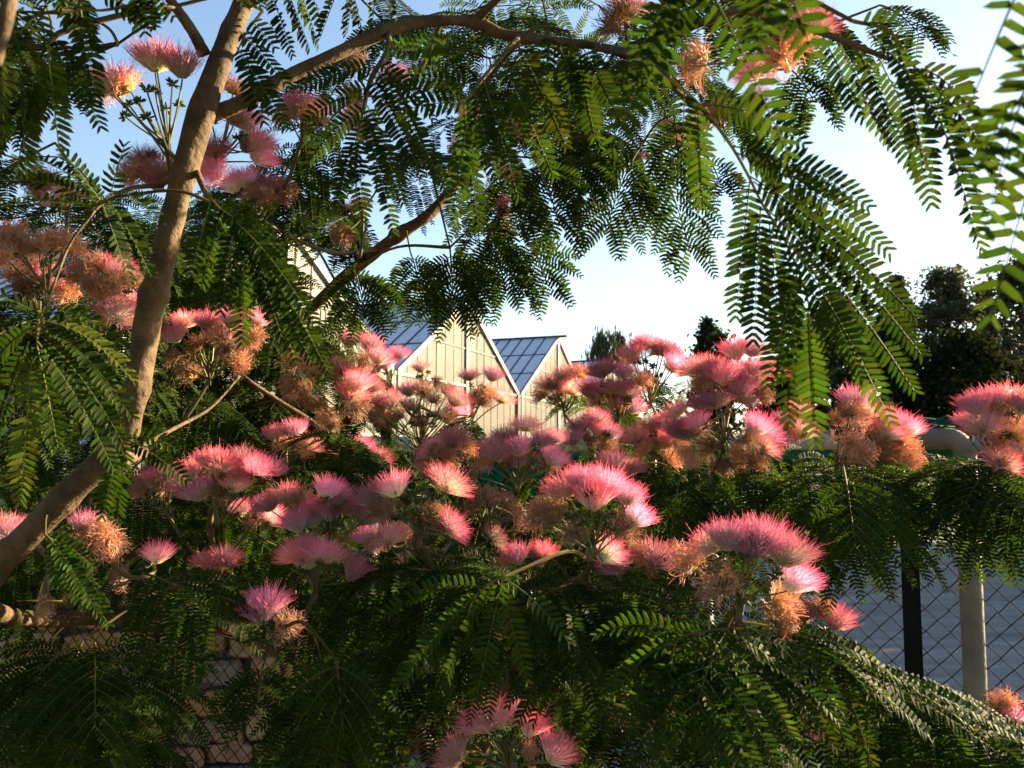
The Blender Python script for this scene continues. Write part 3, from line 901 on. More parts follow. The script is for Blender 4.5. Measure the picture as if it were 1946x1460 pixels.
SUNV = np.array(to_sun)
SU = unit(xp(SUNV, ZUP)); SW = xp(SU, SUNV)
LIT = np.array([at(x, y, .765) for x, y in ((480, -20), (465, 40), (445, 90), (428, 140), (410, 190), (398, 240), (385, 290), (372, 340), (360, 390), (347, 445), (335, 500), (322, 550), (310, 600), (300, 650), (292, 700), (282, 745), (272, 790))]
               + [at(x, y, .85) for x, y in ((560, 150), (640, 115), (720, 80))]
               + [at(x, y, z) for x, y, z in ((640, 540, 1.38), (680, 506, 1.33), (720, 474, 1.30), (760, 442, 1.27), (795, 416, 1.27))])
def shades(P_):
    """does this cloud of points stand between the sun and the trunk?"""
    d = P_[:, None] - LIT[None]
    return bool(((np.hypot(d @ SU, d @ SW) < .016) & (d @ SUNV > .02)).any())

def attach(key, p):
    d = np.linalg.norm(BRP[key] - p, axis=1)
    j = int(np.argmin(d))
    return BRP[key][j], d[j]

PINNA_COUNT = {'A': 0, 'B': 0}
LEAF_COUNT = {'A': 0, 'B': 0}
def frond(key, rach, pinnae, rs, hero=False, leaflet=0.0122, spacing=0.0038, fold=0.25, tint=(1, 1, 1), stalk=True):
    """rach: world polyline; pinnae: list of (path, normal)"""
    mb = MB()
    K = len(rach)
    if stalk:
        a, d = attach(key, rach[0])
        if d > 0.012:
            t0 = unit(rach[1] - rach[0])
            mid = (a + rach[0]) / 2 - t0 * d * .12 + ZUP * d * .05
            tw = smooth_path([a, mid, rach[0]], per=6)
            mb.tube(tw, np.linspace(.0024 if d > .1 else .0016, .0012, len(tw)), 5, (0.10, 0.085, 0.04), cap=False)
            if d > .06:
                BRP[key] = np.vstack([BRP[key], tw[3:]])
    mb.tube(rach, np.linspace(.0013, .0005, K), 5, (0.13, 0.13, 0.04), cap=False)
    hero = hero and PINNA_COUNT[key] + len(pinnae) <= 300
    if hero:
        lf = mb.build('leaf', M['leaf'], TREE[key])
        for path, n in pinnae:
            pm = MB(); pinna_mesh(pm, path, n, rs, leaflet, spacing, fold + rs.normal(0, .08), tint=tint)
            pm.build('pinna', M['leaf'], lf)
        PINNA_COUNT[key] += len(pinnae)
    else:
        for path, n in pinnae:
            pinna_mesh(mb, path, n, rs, leaflet, spacing, fold + rs.normal(0, .08), tint=tint)
        mb.build('leaf', M['leaf'], TREE[key])
    LEAF_COUNT[key] += 1

def tocam(p):
    return unit(CAM - p)

def bez(b, c, t, n=12):
    s = np.linspace(0, 1, n)[:, None]
    return b * (1 - s) ** 2 + 2 * c * s * (1 - s) + t * s * s

def traced(key, z, rach, pin, face=.75, fold=.2, hero=True, bow=.10, dz=0.0, leaflet=.0122, spacing=.0037, roll=0.0, tint=(1, 1, 1), seed=0):
    """a frond drawn pinna by pinna: pixel polylines at depth z (dz: extra depth towards the tip)"""
    rs = np.random.RandomState(seed + 900 + int(rach[0][0]))
    K = len(rach)
    R_ = np.array([at(x, y, z + dz * i / max(1, K - 1)) for i, (x, y) in enumerate(rach)])
    R_ = smooth_path(R_, per=5)
    out = []
    for q in pin:
        bx, by, tx, ty = q[:4]
        bw = q[4] if len(q) > 4 else bow
        zz = q[5] if len(q) > 5 else 0.0
        b = at(bx, by, z + dz * .4); t = at(tx, ty, z + dz + zz + rs.uniform(-.02, .02))
        L = np.linalg.norm(t - b)
        c = (b + t) / 2 + ZUP * L * bw
        path = bez(b, c, t)
        n = unit(tocam(b) * face + ZUP * (1 - face) + RGT * roll + rs.normal(0, .08, 3))
        out.append((path, n))
    frond(key, R_, out, rs, hero, leaflet, spacing, fold, tint)

def grown(key, b, t, pl, pairs=9, face=.3, g=1.0, fold=.3, hero=False, seed=0, check=False, arch=.14, leaflet=.0112, spacing=.0037, start=.22, tint=(1, 1, 1), tol=.04, a0=78):
    """a frond from base b to tip t (world); pinnae spread both sides and sag"""
    rs = np.random.RandomState(seed + 5000)
    L = np.linalg.norm(t - b)
    c = (b + t) / 2 + ZUP * L * arch
    R_ = bez(b, c, t, 14)
    n = unit(tocam((b + t) / 2) * face + ZUP * (1 - face))
    out = []; pts = [R_]
    for k in range(pairs):
        s = start + (1 - start) * k / max(1, pairs - 1)
        p = np.array([np.interp(s, np.linspace(0, 1, 14), R_[:, q]) for q in range(3)])
        i = min(12, int(s * 13)); d = unit(R_[i + 1] - R_[i])
        sv = xp(d, n)
        if np.linalg.norm(sv) < .2:
            sv = xp(d, FWD)
        sv = unit(sv)
        A = math.radians(a0 - 42 * s)
        prof = np.interp(s, [0, .35, .7, 1.0], [.62, 1.0, .98, .72])
        for side in (-1, 1):
            dd = d * math.cos(A + rs.normal(0, .06)) + sv * side * math.sin(A)
            ln = pl * prof * rs.uniform(.78, 1.12)
            m = 11; path = [p + rs.normal(0, .0008, 3)]
            nn = n
            gg = g * rs.uniform(.8, 1.25)
            for _ in range(m):
                dd = unit(dd + np.array([0, 0, -1.0]) * gg / m + rs.normal(0, .012, 3))
                path.append(path[-1] + dd * ln / m)
            path = np.array(path)
            out.append((path, unit(n + sv * side * .25 * g + rs.normal(0, .06, 3))))
            pts.append(path)
    if check and (covers(np.concatenate(pts)[::2], tol) or shades(np.concatenate(pts)[::2])):
        return False
    frond(key, R_, out, rs, hero, leaflet, spacing, fold, tint)
    return True

def G(key, bx, by, tx, ty, z, zt, pl, pairs=9, face=.5, g=1.0, fold=.3, hero=False, seed=None, **kw):
    sd_ = seed if seed is not None else int(bx * 7 + by * 3)
    return grown(key, at(bx, by, z), at(tx, ty, zt), pl * z / FPX, pairs, face, g, fold, hero, sd_, **kw)

# ------------------------------------------------------------------ blossoms
def head_fresh(seed, spread=1.15, n=430, R=.0280, droop=0.0):
    rs = np.random.RandomState(seed)
    mb = MB()
    cth = 1 - rs.uniform(0, 1, n) ** .85 * (1 - math.cos(spread))
    ph = rs.uniform(0, 6.283, n); sth = np.sqrt(1 - cth ** 2)
    D = np.stack([sth * np.cos(ph), sth * np.sin(ph), cth], 1)
    B0 = D * np.array([.0042, .0042, .002]) + rs.normal(0, .0006, (n, 3))
    Ls = R * rs.uniform(.78, 1.06, n); Ls[rs.uniform(size=n) < .04] *= 1.16
    bend = rs.normal(0, .10, (n, 3)) - ZUP * droop
    S = np.array([0, .45, .78, 1.0])
    ctr = B0[:, None] + D[:, None] * (S[None, :, None] * Ls[:, None, None]) + bend[:, None] * ((S ** 2)[None, :, None] * Ls[:, None, None])
    wav = rs.normal(0, .20, (n, 3))
    ctr = ctr + wav[:, None] * ((S * (1 - S))[None, :, None] * Ls[:, None, None]) + rs.normal(0, .012, (n, 4, 3)) * (S > .2)[None, :, None] * R
    a1 = xp(D, rs.normal(size=(n, 3))); a1 /= np.linalg.norm(a1, axis=1, keepdims=True); a2 = xp(D, a1)
    W = np.array([.00024, .00021, .00018, .00010])
    ang = np.array([0, 2.094, 4.189])
    ring = a1[:, None] * np.cos(ang)[None, :, None] + a2[:, None] * np.sin(ang)[None, :, None]
    V = ctr[:, :, None] + ring[:, None] * W[None, :, None, None]
    i = (np.arange(n) * 12)[:, None, None] + (np.arange(3) * 3)[None, :, None]
    j = np.arange(3)[None, None]; j2 = (j + 1) % 3
    q = np.stack([i + j, i + j2, i + 3 + j2, i + 3 + j], -1).reshape(-1, 4)
    cols = np.array([(.84, .80, .62), (.88, .76, .74), (.88, .54, .62), (.86, .22, .34)])
    hue = [(1, 1, 1), (1, 1.12, 1.05), (.98, .9, 1.0), (1, 1.08, 1.08), (1, .95, .9), (.97, 1.05, 1.14), (1, 1.05, .98), (.98, 1.0, 1.12)][seed % 8]
    cols = np.minimum(.92, cols * np.array(hue))
    cc = np.broadcast_to(cols[None, :, None], (n, 4, 3, 3)) * rs.uniform(.86, 1.08, (n, 1, 1, 1))
    mb.add(V.reshape(-1, 3), [q], np.ascontiguousarray(cc).reshape(-1, 3))
    for k in range(16):                                    # the small green florets at the foot
        c = 1 - rs.uniform(0, 1) * (1 - math.cos(spread * 1.05)); s_ = math.sqrt(1 - c * c); f = rs.uniform(0, 6.28)
        d = np.array([s_ * math.cos(f), s_ * math.sin(f), c])
        mb.tube([d * .001, d * .005, d * .0085], [.0005, .0011, .0013], 5, (.34, .36, .10))
    return mb.mesh('flower_head', M['stamen'])

def head_wilted(seed, dry=0.0, n=210, R=.021):
    rs = np.random.RandomState(seed)
    mb = MB()
    lump = unit(rs.normal(size=3) + np.array([0, 0, 1.0]))
    for k in range(n):
        c = 1 - rs.uniform(0, 1) * (1 - math.cos(1.35)); s_ = math.sqrt(max(0, 1 - c * c)); f = rs.uniform(0, 6.28)
        d = np.array([s_ * math.cos(f), s_ * math.sin(f), c])
        side = unit(xp(d, rs.normal(size=3)))
        curl = rs.uniform(.8, 2.6)
        p = d * .003; pts = [p]; dd = d.copy()
        L = R * rs.uniform(.75, 1.1)
        dn = unit(lump * .5 - d * .7 + side * .9)
        for m in range(6):
            dd = unit(dd + (dn * curl / 5.0) * (m / 3.0) + rs.normal(0, .10, 3))
            p = p + dd * L / 4.6; pts.append(p)
        w = rs.uniform(.00026, .00042)
        tip = np.array((.64, .38, .32)) * (1 - dry) + np.array((.40, .24, .12)) * dry
        mid = np.array((.70, .53, .36)) * (1 - dry) + np.array((.48, .32, .17)) * dry
        ro = np.array((.62, .50, .28))
        s = np.linspace(0, 1, 7)[:, None]
        col = np.where(s < .5, ro + (mid - ro) * s / .5, mid + (tip - mid) * (s - .5) / .5) * rs.uniform(.7, 1.12)
        mb.tube(np.array(pts), np.linspace(w, w * .7, 7), 3, col, cap=False)
    for k in range(10):
        c = rs.uniform(.2, 1); s_ = math.sqrt(1 - c * c); f = rs.uniform(0, 6.28)
        d = np.array([s_ * math.cos(f), s_ * math.sin(f), c])
        mb.tube([d * .001, d * .006, d * .0105], [.0006, .0014, .0016], 5, (.52, .38, .13))
    return mb.mesh('flower_head', M['wilted'])

def bud_mesh(seed):
    rs = np.random.RandomState(seed)
    mb = MB()
    for k in range(20):
        c = 1 - rs.uniform(0, 1) * (1 - math.cos(1.9)); s_ = math.sqrt(max(0, 1 - c * c)); f = rs.uniform(0, 6.28)
        d = np.array([s_ * math.cos(f), s_ * math.sin(f), c])
        L = rs.uniform(.0055, .0085)
        col = np.array((.055, .085, .022)) * rs.uniform(.6, 1.7)
        mb.tube([d * .0015, d * (L * .55), d * (L * .85), d * (L + .0012)], [.0004, .0011, .0012, .0003], 5, col)
    return mb.mesh('bud_cluster', M['bud'])

FRESH = [head_fresh(k, [.80, .95, 1.05, .88, 1.0, .75, 1.15, .92][k], droop=[0, .03, .08, 0, .1, 0, .1, .03][k]) for k in range(8)]
WILT = [head_wilted(40 + k, 0.0 if k < 5 else .8) for k in range(8)]
BUDS = [bud_mesh(70 + k) for k in range(4)]

def frame_to(d, roll):
    d = unit(d)
    a = xp(d, np.array([.3, .9, .1])); a = unit(a); b = xp(d, a)
    x = a * math.cos(roll) + b * math.sin(roll); y = xp(d, x)
    return x, y, d

def cluster(key, node, z, spec, size=1.0, buds=4, foot=None, seed=0, stem=True):
    """one inflorescence: node px, its blossoms 'x,y,type' (f fresh, w wilted, d dry, b buds) in pixels"""
    rs = np.random.RandomState(seed + int(node[0]) * 3 + int(node[1]))
    N0 = at(node[0], node[1], z)
    items = []
    for w in spec.split():
        a = w.split(',')
        items.append((float(a[0]), float(a[1]), a[2], float(a[3]) if len(a) > 3 else 1.0))
    mb = MB()
    green = np.array((.10, .11, .03))
    cl = []
    fx = [i[0] for i in items]; fy = [i[1] for i in items]
    top = min(fy)
    for k in range(buds):
        items.append((node[0] + (np.mean(fx) - node[0]) * .6 + rs.uniform(-45, 45) / z, (node[1] + top) / 2 + rs.uniform(-30, 25) / z, 'b', 1.0))
    fr = [i for i in items if i[2] == 'f']
    if len(fr) >= 4 and z > .9:                           # further blossoms of the same head, a little behind
        for k in range(min(4, len(fr) // 2)):
            a_ = fr[rs.randint(len(fr))]
            items.append((a_[0] + rs.uniform(-34, 34) / z, a_[1] + rs.uniform(-8, 26) / z, 'f', rs.uniform(.8, 1.0)))
    R_ = max(30, max(math.hypot(i[0] - node[0], i[1] - node[1]) for i in items)) * z / FPX
    for (x, y, ty, sc) in items:
        r = math.hypot(x - node[0], y - node[1]) * z / FPX
        dep = math.sqrt(max(0, R_ * R_ - r * r)) * .55
        zz = z + rs.uniform(-1, .6) * dep - .012
        c = at(x, y, zz)
        d = unit(unit(c - N0) * .9 + ZUP * .75 + rs.normal(0, .18, 3))
        if ty in 'wd':
            d = unit(unit(c - N0) + ZUP * .1 + rs.normal(0, .35, 3))
        s = size * sc * rs.uniform(.84, 1.06) * (1.0 if ty == 'f' else .86)
        off = {'f': .017, 'w': .006, 'd': .005, 'b': .003}[ty] * s
        b = c - d * off
        cl.append((b, d, ty, s))
        HEADS.append((x, y, {'f': .026, 'w': .017, 'd': .013, 'b': .007}[ty] * s * FPX / z, zz))
        # peduncle
        L = np.linalg.norm(b - N0)
        m = N0 + (b - N0) * .45 + (unit(b - N0) * .2 - ZUP * .10 + rs.normal(0, .05, 3)) * L * .35
        st = N0 + (N0 - at(node[0], node[1] + 40, z)) * rs.uniform(-.5, .7)
        pts = bez(st, m, b, 7)
        mb.tube(pts, np.linspace(.0011, .0008, 7) * size, 5, green * rs.uniform(.6, 1.6), cap=False)
    if stem:
        a, dd = attach(key, N0) if foot is None else (at(*foot), 0)
        pts = smooth_path([a, (a + N0) / 2 - ZUP * .02 + rs.normal(0, .006, 3), N0, N0 + (N0 - at(node[0], node[1] + 40, z)) * .8], per=6)
        mb.tube(pts, np.linspace(.0034, .0016, len(pts)), 7, np.array((.10, .085, .035)), cap=False)
        BRP[key] = np.vstack([BRP[key], pts[2:]])
    o = mb.build('flower_cluster', M['stalk'], TREE[key])
    for (b, d, ty, s) in cl:
        if ty == 'f': me = FRESH[rs.randint(len(FRESH))]; nm = 'flower_head'
        elif ty == 'w': me = WILT[rs.randint(5)]; nm = 'flower_head'
        elif ty == 'd': me = WILT[5 + rs.randint(3)]; nm = 'flower_head'
        else: me = BUDS[rs.randint(4)]; nm = 'bud_cluster'
        h_ = link(nm, me, o)
        x, y, zv = frame_to(d, rs.uniform(0, 6.28))
        mw = Matrix(((x[0] * s, y[0] * s, zv[0] * s, b[0]), (x[1] * s, y[1] * s, zv[1] * s, b[1]), (x[2] * s, y[2] * s, zv[2] * s, b[2]), (0, 0, 0, 1)))
        h_.matrix_basis = mw
    return N0

limb('A', [(225, 872, .80, 6), (330, 815, .92, 4), (400, 775, .98, 3.5), (455, 715, 1.02, 3)], 'branch', 7, .1, 45)
# ---- tree B blossoms, from the photograph
cluster('B', (640, 800), 1.25, '560,690,w 585,700,w 640,700,f 665,640,f 705,648,f 692,690,w 722,672,f 683,720,f,1.2 655,755,w 678,775,w 555,735,w 582,745,d 620,795,w 632,808,d 600,772,d 700,735,w', size=1.08)
cluster('B', (800, 850), 1.5, '775,735,f 805,745,w 870,752,f 868,775,f 738,755,f 757,792,w 822,760,w 845,795,w 800,805,w 712,770,f 730,800,w 780,775,w 850,745,w', buds=6, size=1.2)
cluster('B', (803, 735), 1.6, '800,695,f 828,728,d', buds=5, size=.9)
cluster('B', (895, 790), 1.6, '893,708,f 938,708,f 957,748,f 922,748,w 900,757,d 917,765,d', buds=7, size=1.15)
cluster('B', (1075, 790), 1.4, '1045,720,f 1075,705,f 1030,752,w 1062,757,w 1100,712,w 1090,730,f 1055,735,w', buds=4, size=1.12)
cluster('B', (1175, 800), 1.3, '1140,695,f 1185,700,f 1192,740,f 1165,728,f 1120,735,f 1203,765,f 1155,750,w 1135,765,w 1175,770,w 1215,725,w', buds=5, size=1.12)
cluster('B', (1235, 760), 1.35, '1230,645,f 1262,655,f 1250,668,w 1197,662,f 1202,683,w 1290,685,f 1275,700,w', buds=7, size=1.12)
cluster('B', (1390, 770), 1.25, '1310,690,f 1347,690,f 1397,660,f 1432,655,f 1375,705,f,1.15 1425,698,f,1.2 1340,722,w 1410,728,f 1450,748,w 1478,695,f 1462,720,w 1385,735,w 1330,735,w', buds=5, size=1.12)
cluster('B', (1375, 850), 1.2, '1330,760,f 1318,792,f 1280,772,f 1440,805,f 1463,815,f,1.15 1465,842,f 1350,848,w 1400,862,w 1432,882,d 1312,862,w 1300,810,f 1420,835,w 1375,880,d', buds=9, size=1.12)
cluster('B', (1255, 890), 1.3, '1235,822,f 1262,832,f 1205,822,f 1250,845,w 1272,872,w 1225,860,w 1290,845,w 1245,800,f', buds=4, size=1.12)
cluster('B', (870, 900), 1.15, '862,828,f 820,842,f 832,862,w 812,880,w 850,870,w 885,850,w', buds=4)
cluster('B', (985, 920), 1.12, '1000,798,f 958,822,f 943,852,f 930,842,f 1032,832,f 1057,862,f 985,845,f 1010,872,w 1045,882,w 968,880,w 925,880,w 900,905,w', buds=6)
cluster('B', (800, 1010), .97, '860,905,f,1.1 745,917,f 866,990,f,1.05 700,935,f 830,985,d 735,965,w', buds=12)
cluster('B', (930, 1010), 1.1, '960,960,w 925,945,w 950,1015,f 905,960,d 985,985,w', buds=3)
cluster('B', (1128, 1040), .82, '1072,912,f 1130,935,f,1.15 1195,932,f 1215,975,f 1105,905,f 1160,905,f 1045,962,w 1092,1012,w 1025,985,w 1182,1002,w 1160,1048,f 1055,990,d', buds=9)
cluster('B', (1180, 1090), .88, '1210,1050,w 1252,1052,f 1290,1062,w 1165,1065,f 1225,1075,d', buds=3)
cluster('B', (1408, 1150), .69, '1382,1012,f 1432,1022,f,1.1 1500,1035,f,1.05 1518,1092,f 1370,1112,w,1.1 1480,1148,w,1.1 1476,1188,d,.9 1312,1068,w 1460,1010,f 1340,1022,f,.9', buds=8)
cluster('B', (1570, 1200), .95, '1592,1172,f 1532,1172,w 1560,1160,w', buds=2)
cluster('B', (425, 975), 1.05, '360,888,f 397,868,f 470,868,f 372,922,f,1.15 446,912,f 492,882,f 425,872,f 415,935,w 340,905,f', buds=7)
cluster('B', (625, 1030), 1.0, '536,932,f 642,935,f 592,978,f,1.1 605,960,f 700,972,f 715,968,w 570,952,w 665,965,w 625,925,f 560,985,f', buds=5)
cluster('B', (600, 1120), .95, '555,1042,f 617,1037,f,1.1 682,1082,f,1.15 575,1035,f,.8', buds=9)
cluster('B', (525, 1215), .85, '492,1152,f,1.1 462,1182,f 547,1190,w 510,1135,f', buds=1)
cluster('B', (1590, 890), 1.13, '1625,748,f,1.05 1615,785,w 1635,792,f 1700,795,f 1728,808,f 1692,815,f 1660,832,w 1602,835,w 1640,862,w 1702,860,w 1730,868,w 1620,845,w 1675,858,d 1715,838,w 1595,800,d', buds=6, size=1.12)
cluster('B', (1890, 880), 1.03, '1850,765,f 1882,752,f 1925,742,f,1.1 1862,795,f 1893,785,w 1922,805,w 1935,832,w 1905,865,f 1838,795,f 1870,820,w 1945,775,w 1900,835,w', buds=7)
cluster('B', (965, 1450), .88, '930,1357,f,1.1 900,1365,f 990,1355,f 1012,1372,f 848,1432,f 1062,1422,f 1000,1440,w', buds=9)
cluster('B', (1240, 1400), .95, '1272,1322,f 1290,1342,f 1202,1335,w 1225,1360,d 1185,1350,w', buds=4)
cluster('B', (1500, 1420), .85, '1525,1382,f,.9 1490,1350,w,.7', buds=2)
cluster('B', (1900, 1400), 1.0, '1910,1335,w 1935,1352,f 1895,1350,d', buds=2)
cluster('B', (690, 900), 1.3, '650,850,f 690,840,f 725,862,f 670,870,w 705,880,w', buds=3)
cluster('B', (545, 880), 1.3, '520,820,f 560,812,f 590,835,f 540,845,w 575,850,w', buds=3)
cluster('B', (310, 960), 1.2, '285,905,f 320,893,f 270,930,w 305,925,w', buds=3)
cluster('B', (770, 1060), 1.05, '735,1010,f 690,1015,f 765,1015,w 720,1035,w', buds=3)
cluster('B', (1000, 1110), 1.15, '980,1050,f 1015,1060,w 960,1075,w 1035,1045,f', buds=3)
cluster('B', (420, 1120), 1.1, '395,1060,f 430,1050,f 410,1085,w', buds=2)
cluster('B', (740, 720), 1.5, '735,690,f 760,668,f 715,705,w', buds=3)
cluster('B', (1480, 850), 1.25, '1495,790,f 1520,775,f 1505,820,w 1530,815,f', buds=3)
cluster('B', (1130, 880), 1.2, '1100,800,f 1135,790,f 1085,825,f 1160,815,f 1120,835,w 1150,845,w', buds=4)
cluster('B', (1180, 930), 1.15, '1165,870,f 1205,880,f 1145,890,w 1190,895,w', buds=3)
cluster('B', (470, 1010), 1.15, '455,960,f 500,955,f 520,975,f 480,985,w', buds=3)
# ---- tree A blossoms
cluster('A', (60, 560), .95, '30,520,w 65,505,w 100,520,f 45,545,w 85,540,w 120,555,w', buds=2)
cluster('A', (320, 285), .80, '290,100,f,1.25 345,115,f,1.1 215,150,f,1.1 240,165,w 300,105,f 195,165,w', buds=9, seed=3)
cluster('A', (310, 345), .95, '270,288,f 300,312,f 247,332,w 295,338,f 265,330,w', buds=3)
cluster('A', (420, 300), .95, '445,172,w 448,228,w 472,222,f 405,272,f 502,287,f,1.15 478,270,f 395,300,f', buds=4)
cluster('A', (500, 420), 1.15, '465,335,f 440,345,f 520,342,f 500,372,w 532,382,w 480,368,w 545,365,w', buds=3)
cluster('A', (575, 260), 1.1, '570,190,f 592,192,f 556,203,f 575,215,w 605,228,w 540,225,w', buds=5)
cluster('A', (400, 720), 1.2, '350,602,f 392,602,f 440,602,f 330,632,f 437,642,f,1.25 472,652,w 432,675,w 330,682,w 350,702,w 365,715,d 482,640,w 495,600,f 412,640,w 375,660,d 455,690,w', buds=9)
cluster('A', (90, 560), .85, '12,442,f 25,455,w 100,462,w 70,470,w 130,470,w 5,490,w 40,480,d', buds=3, seed=2)
cluster('A', (200, 620), .95, '222,502,f 242,562,f 192,562,w 232,592,f 172,542,w 245,535,w 215,545,w 205,590,w 180,505,w 150,520,w', buds=5)
cluster('A', (130, 400), .9, '55,345,w 90,350,w 115,365,f 75,360,w', buds=2)
cluster('A', (185, 1040), .85, '165,992,f,.9 190,1015,w 205,1035,w 175,1030,d', buds=2)
cluster('A', (30, 1040), .85, '10,998,f,.9 -10,1010,w', buds=1)
cluster('A', (290, 1090), .95, '300,1047,f,1.0 235,1100,w', buds=1)
cluster('A', (90, 1120), .8, '75,1158,d,.8', buds=0)
cluster('A', (760, 180), 1.0, '745,137,f 680,125,d 665,215,f 690,240,w 680,185,w', buds=4)
cluster('A', (690, 430), 1.25, '680,383,f,.8 665,440,d 650,445,d', buds=4)
cluster('A', (895, 260), 1.15, '890,215,f 895,265,w 985,235,w 965,325,f,.8 960,400,f,.8 1000,250,w 870,285,w 955,430,d', buds=3)
cluster('A', (1215, 320), 1.2, '1210,292,f,.7 1265,245,w 1280,248,f,.8 1285,270,w', buds=3)
cluster('A', (1370, 240), .9, '1365,217,w 1330,230,f,.8 1435,190,w', buds=1)
cluster('A', (1190, 60), .85, '1180,25,d 1165,50,d 1200,10,f', buds=1)
cluster('A', (1500, 110), .62, '1540,30,f,.95 1512,82,w 1472,112,w 1420,130,f,.7 1330,120,w,.9', buds=1)

# ---- openings that loose leaves leave free
SHOW += [
    [(600, 565), (700, 470), (805, 390), (830, 425), (720, 505), (640, 590)],
    [(735, 560), (800, 520), (990, 590), (1075, 470), (1110, 400), (1130, 470), (1210, 480), (1230, 430), (1390, 420), (1400, 640), (1130, 650), (1080, 700), (1000, 780), (930, 800), (725, 720)],
    [(1450, 170), (1560, 130), (1640, 270), (1760, 380), (1870, 480), (1740, 540), (1640, 380), (1530, 280)],
    [(1130, 260), (1250, 300), (1390, 300), (1400, 430), (1120, 430)],
    [(190, 40), (330, 60), (330, 300), (200, 280)],
    [(500, 10), (740, 10), (640, 90), (470, 180)],
    [(1620, 1040), (1946, 1040), (1946, 1320), (1720, 1310), (1600, 1200)],
    [(1640, 60), (1850, 60), (1850, 230), (1760, 120)],
    [(265, 1210), (480, 1210), (480, 1440), (330, 1440)],
    [(1500, 640), (1946, 540), (1946, 830), (1500, 830)],
]

# ------------------------------------------------------------------ fronds traced from the photograph (tree A)
# the large frond hanging against the sky on the right
traced('A', .52, [(1275, 150), (1330, 200), (1385, 270), (1420, 330), (1450, 390), (1485, 445), (1515, 510), (1535, 570), (1546, 615)], [
    (1335, 200, 1525, 272, .20), (1392, 278, 1648, 392, .14), (1398, 290, 1690, 480, .12), (1425, 335, 1738, 600, .10), (1432, 345, 1750, 672, .10),
    (1455, 395, 1737, 742, .11), (1490, 450, 1692, 800, .12), (1530, 545, 1640, 700, .16),
    (1325, 200, 1335, 388, .0), (1300, 178, 1297, 300, .0), (1425, 345, 1398, 600, .02), (1445, 395, 1432, 645, .02), (1462, 420, 1488, 690, .02),
    (1500, 480, 1500, 800, .02), (1536, 570, 1549, 842, .02), (1515, 520, 1462, 730, .04)], face=.85, fold=.12, seed=1)
# blurred fronds close to the lens
traced('A', .40, [(1300, -60), (1290, -20), (1270, 0)], [(1290, -30, 1165, 282, .02), (1275, -20, 1185, 160, .02), (1320, -40, 1232, 190, .02), (1345, -30, 1496, 290, .06), (1345, -40, 1270, 60, .02)], face=.9, fold=.1, seed=2, leaflet=.0125, spacing=.0052)
traced('A', .34, [(1480, -60), (1490, -40), (1500, -20)], [(1490, -40, 1545, 100, .05), (1470, -40, 1440, 90, .03)], face=.9, fold=.15, seed=3)
traced('A', .29, [(1990, -80), (1975, 0), (1985, 200), (1990, 400)], [(1945, -40, 1832, 232, .05), (1985, 60, 1872, 430, .06), (1990, 250, 1885, 600, .06), (1985, 120, 1850, 330, .05)], face=.85, fold=.15, seed=4, leaflet=.0118, spacing=.0050)
# frond with four parallel hanging pinnae, upper right
traced('A', .56, [(1450, 30), (1560, 62), (1640, 92), (1690, 112)], [
    (1562, 65, 1640, 222, .02), (1592, 76, 1692, 268, .02), (1630, 92, 1745, 330, .02), (1668, 106, 1772, 315, .02)], face=.25, fold=.75, seed=5, roll=-.9)
traced('A', .50, [(1620, 40), (1690, 60), (1740, 130), (1800, 180)], [
    (1640, 45, 1700, 50, .1), (1650, 60, 1735, 160, .12), (1690, 100, 1790, 240, .12), (1720, 120, 1770, 385, .06), (1740, 140, 1830, 330, .1), (1760, 150, 1862, 470, .08), (1780, 170, 1880, 300, .15), (1800, 185, 1900, 380, .12), (1750, 130, 1840, 200, .2)], face=.45, fold=.45, seed=6)
# near pinnae in the top centre
traced('A', .62, [(990, 78), (950, 110), (905, 165), (880, 205)], [
    (882, 205, 908, 432, .0), (900, 175, 938, 330, .02), (918, 150, 985, 375, .03), (950, 112, 1052, 335, .05), (985, 88, 1075, 275, .06), (895, 180, 862, 420, .0),
    (905, 100, 745, 95, .10), (890, 165, 752, 152, .12), (880, 200, 770, 210, .15)], face=.8, fold=.18, seed=7)
traced('A', .66, [(1080, 60), (1090, 85), (1100, 105)], [(1060, 82, 1112, 205, .04), (1075, 85, 1140, 278, .04), (1098, 100, 1130, 260, .02), (1110, 95, 1180, 230, .04), (1050, 70, 1020, 190, .03)], face=.75, fold=.25, seed=8)
traced('A', .72, [(735, 100), (705, 150), (692, 205), (678, 262)], [
    (712, 128, 575, 166, .10), (702, 165, 583, 228, .12), (695, 205, 590, 305, .14), (705, 150, 800, 332, .05), (715, 130, 850, 365, .06), (698, 200, 765, 385, .04),
    (685, 240, 640, 392, .05), (680, 262, 690, 420, .0), (695, 215, 748, 442, .03), (720, 120, 820, 225, .12)], face=.7, fold=.3, seed=9)
# behind the trunk, upper left
traced('A', .68, [(500, 20), (470, 60), (450, 100)], [(455, 60, 545, 165, .08), (450, 90, 540, 240, .05), (460, 110, 500, 230, .03), (478, 40, 520, 90, .05)], face=.7, fold=.2, seed=10)
traced('A', .80, [(500, -30), (560, -30), (640, -30)], [(512, -20, 556, 103, .02), (545, -20, 588, 92, .03), (570, -20, 605, 85, .02), (640, -15, 608, 74, .03), (590, -20, 612, 45, .02), (670, -20, 690, 66, .03), (672, -20, 660, 62, .0), (715, -20, 708, 46, .0), (750, -20, 755, 32, .0)], face=.3, fold=.7, roll=-.6, seed=11)
traced('A', .60, [(250, 10), (180, 20), (120, 0)], [(195, -10, 290, 42, .08), (150, 0, 182, 190, .05), (110, -20, 170, 100, .05), (80, 60, 165, 200, .1), (100, 70, 190, 240, .1)], face=.75, fold=.15, seed=12)
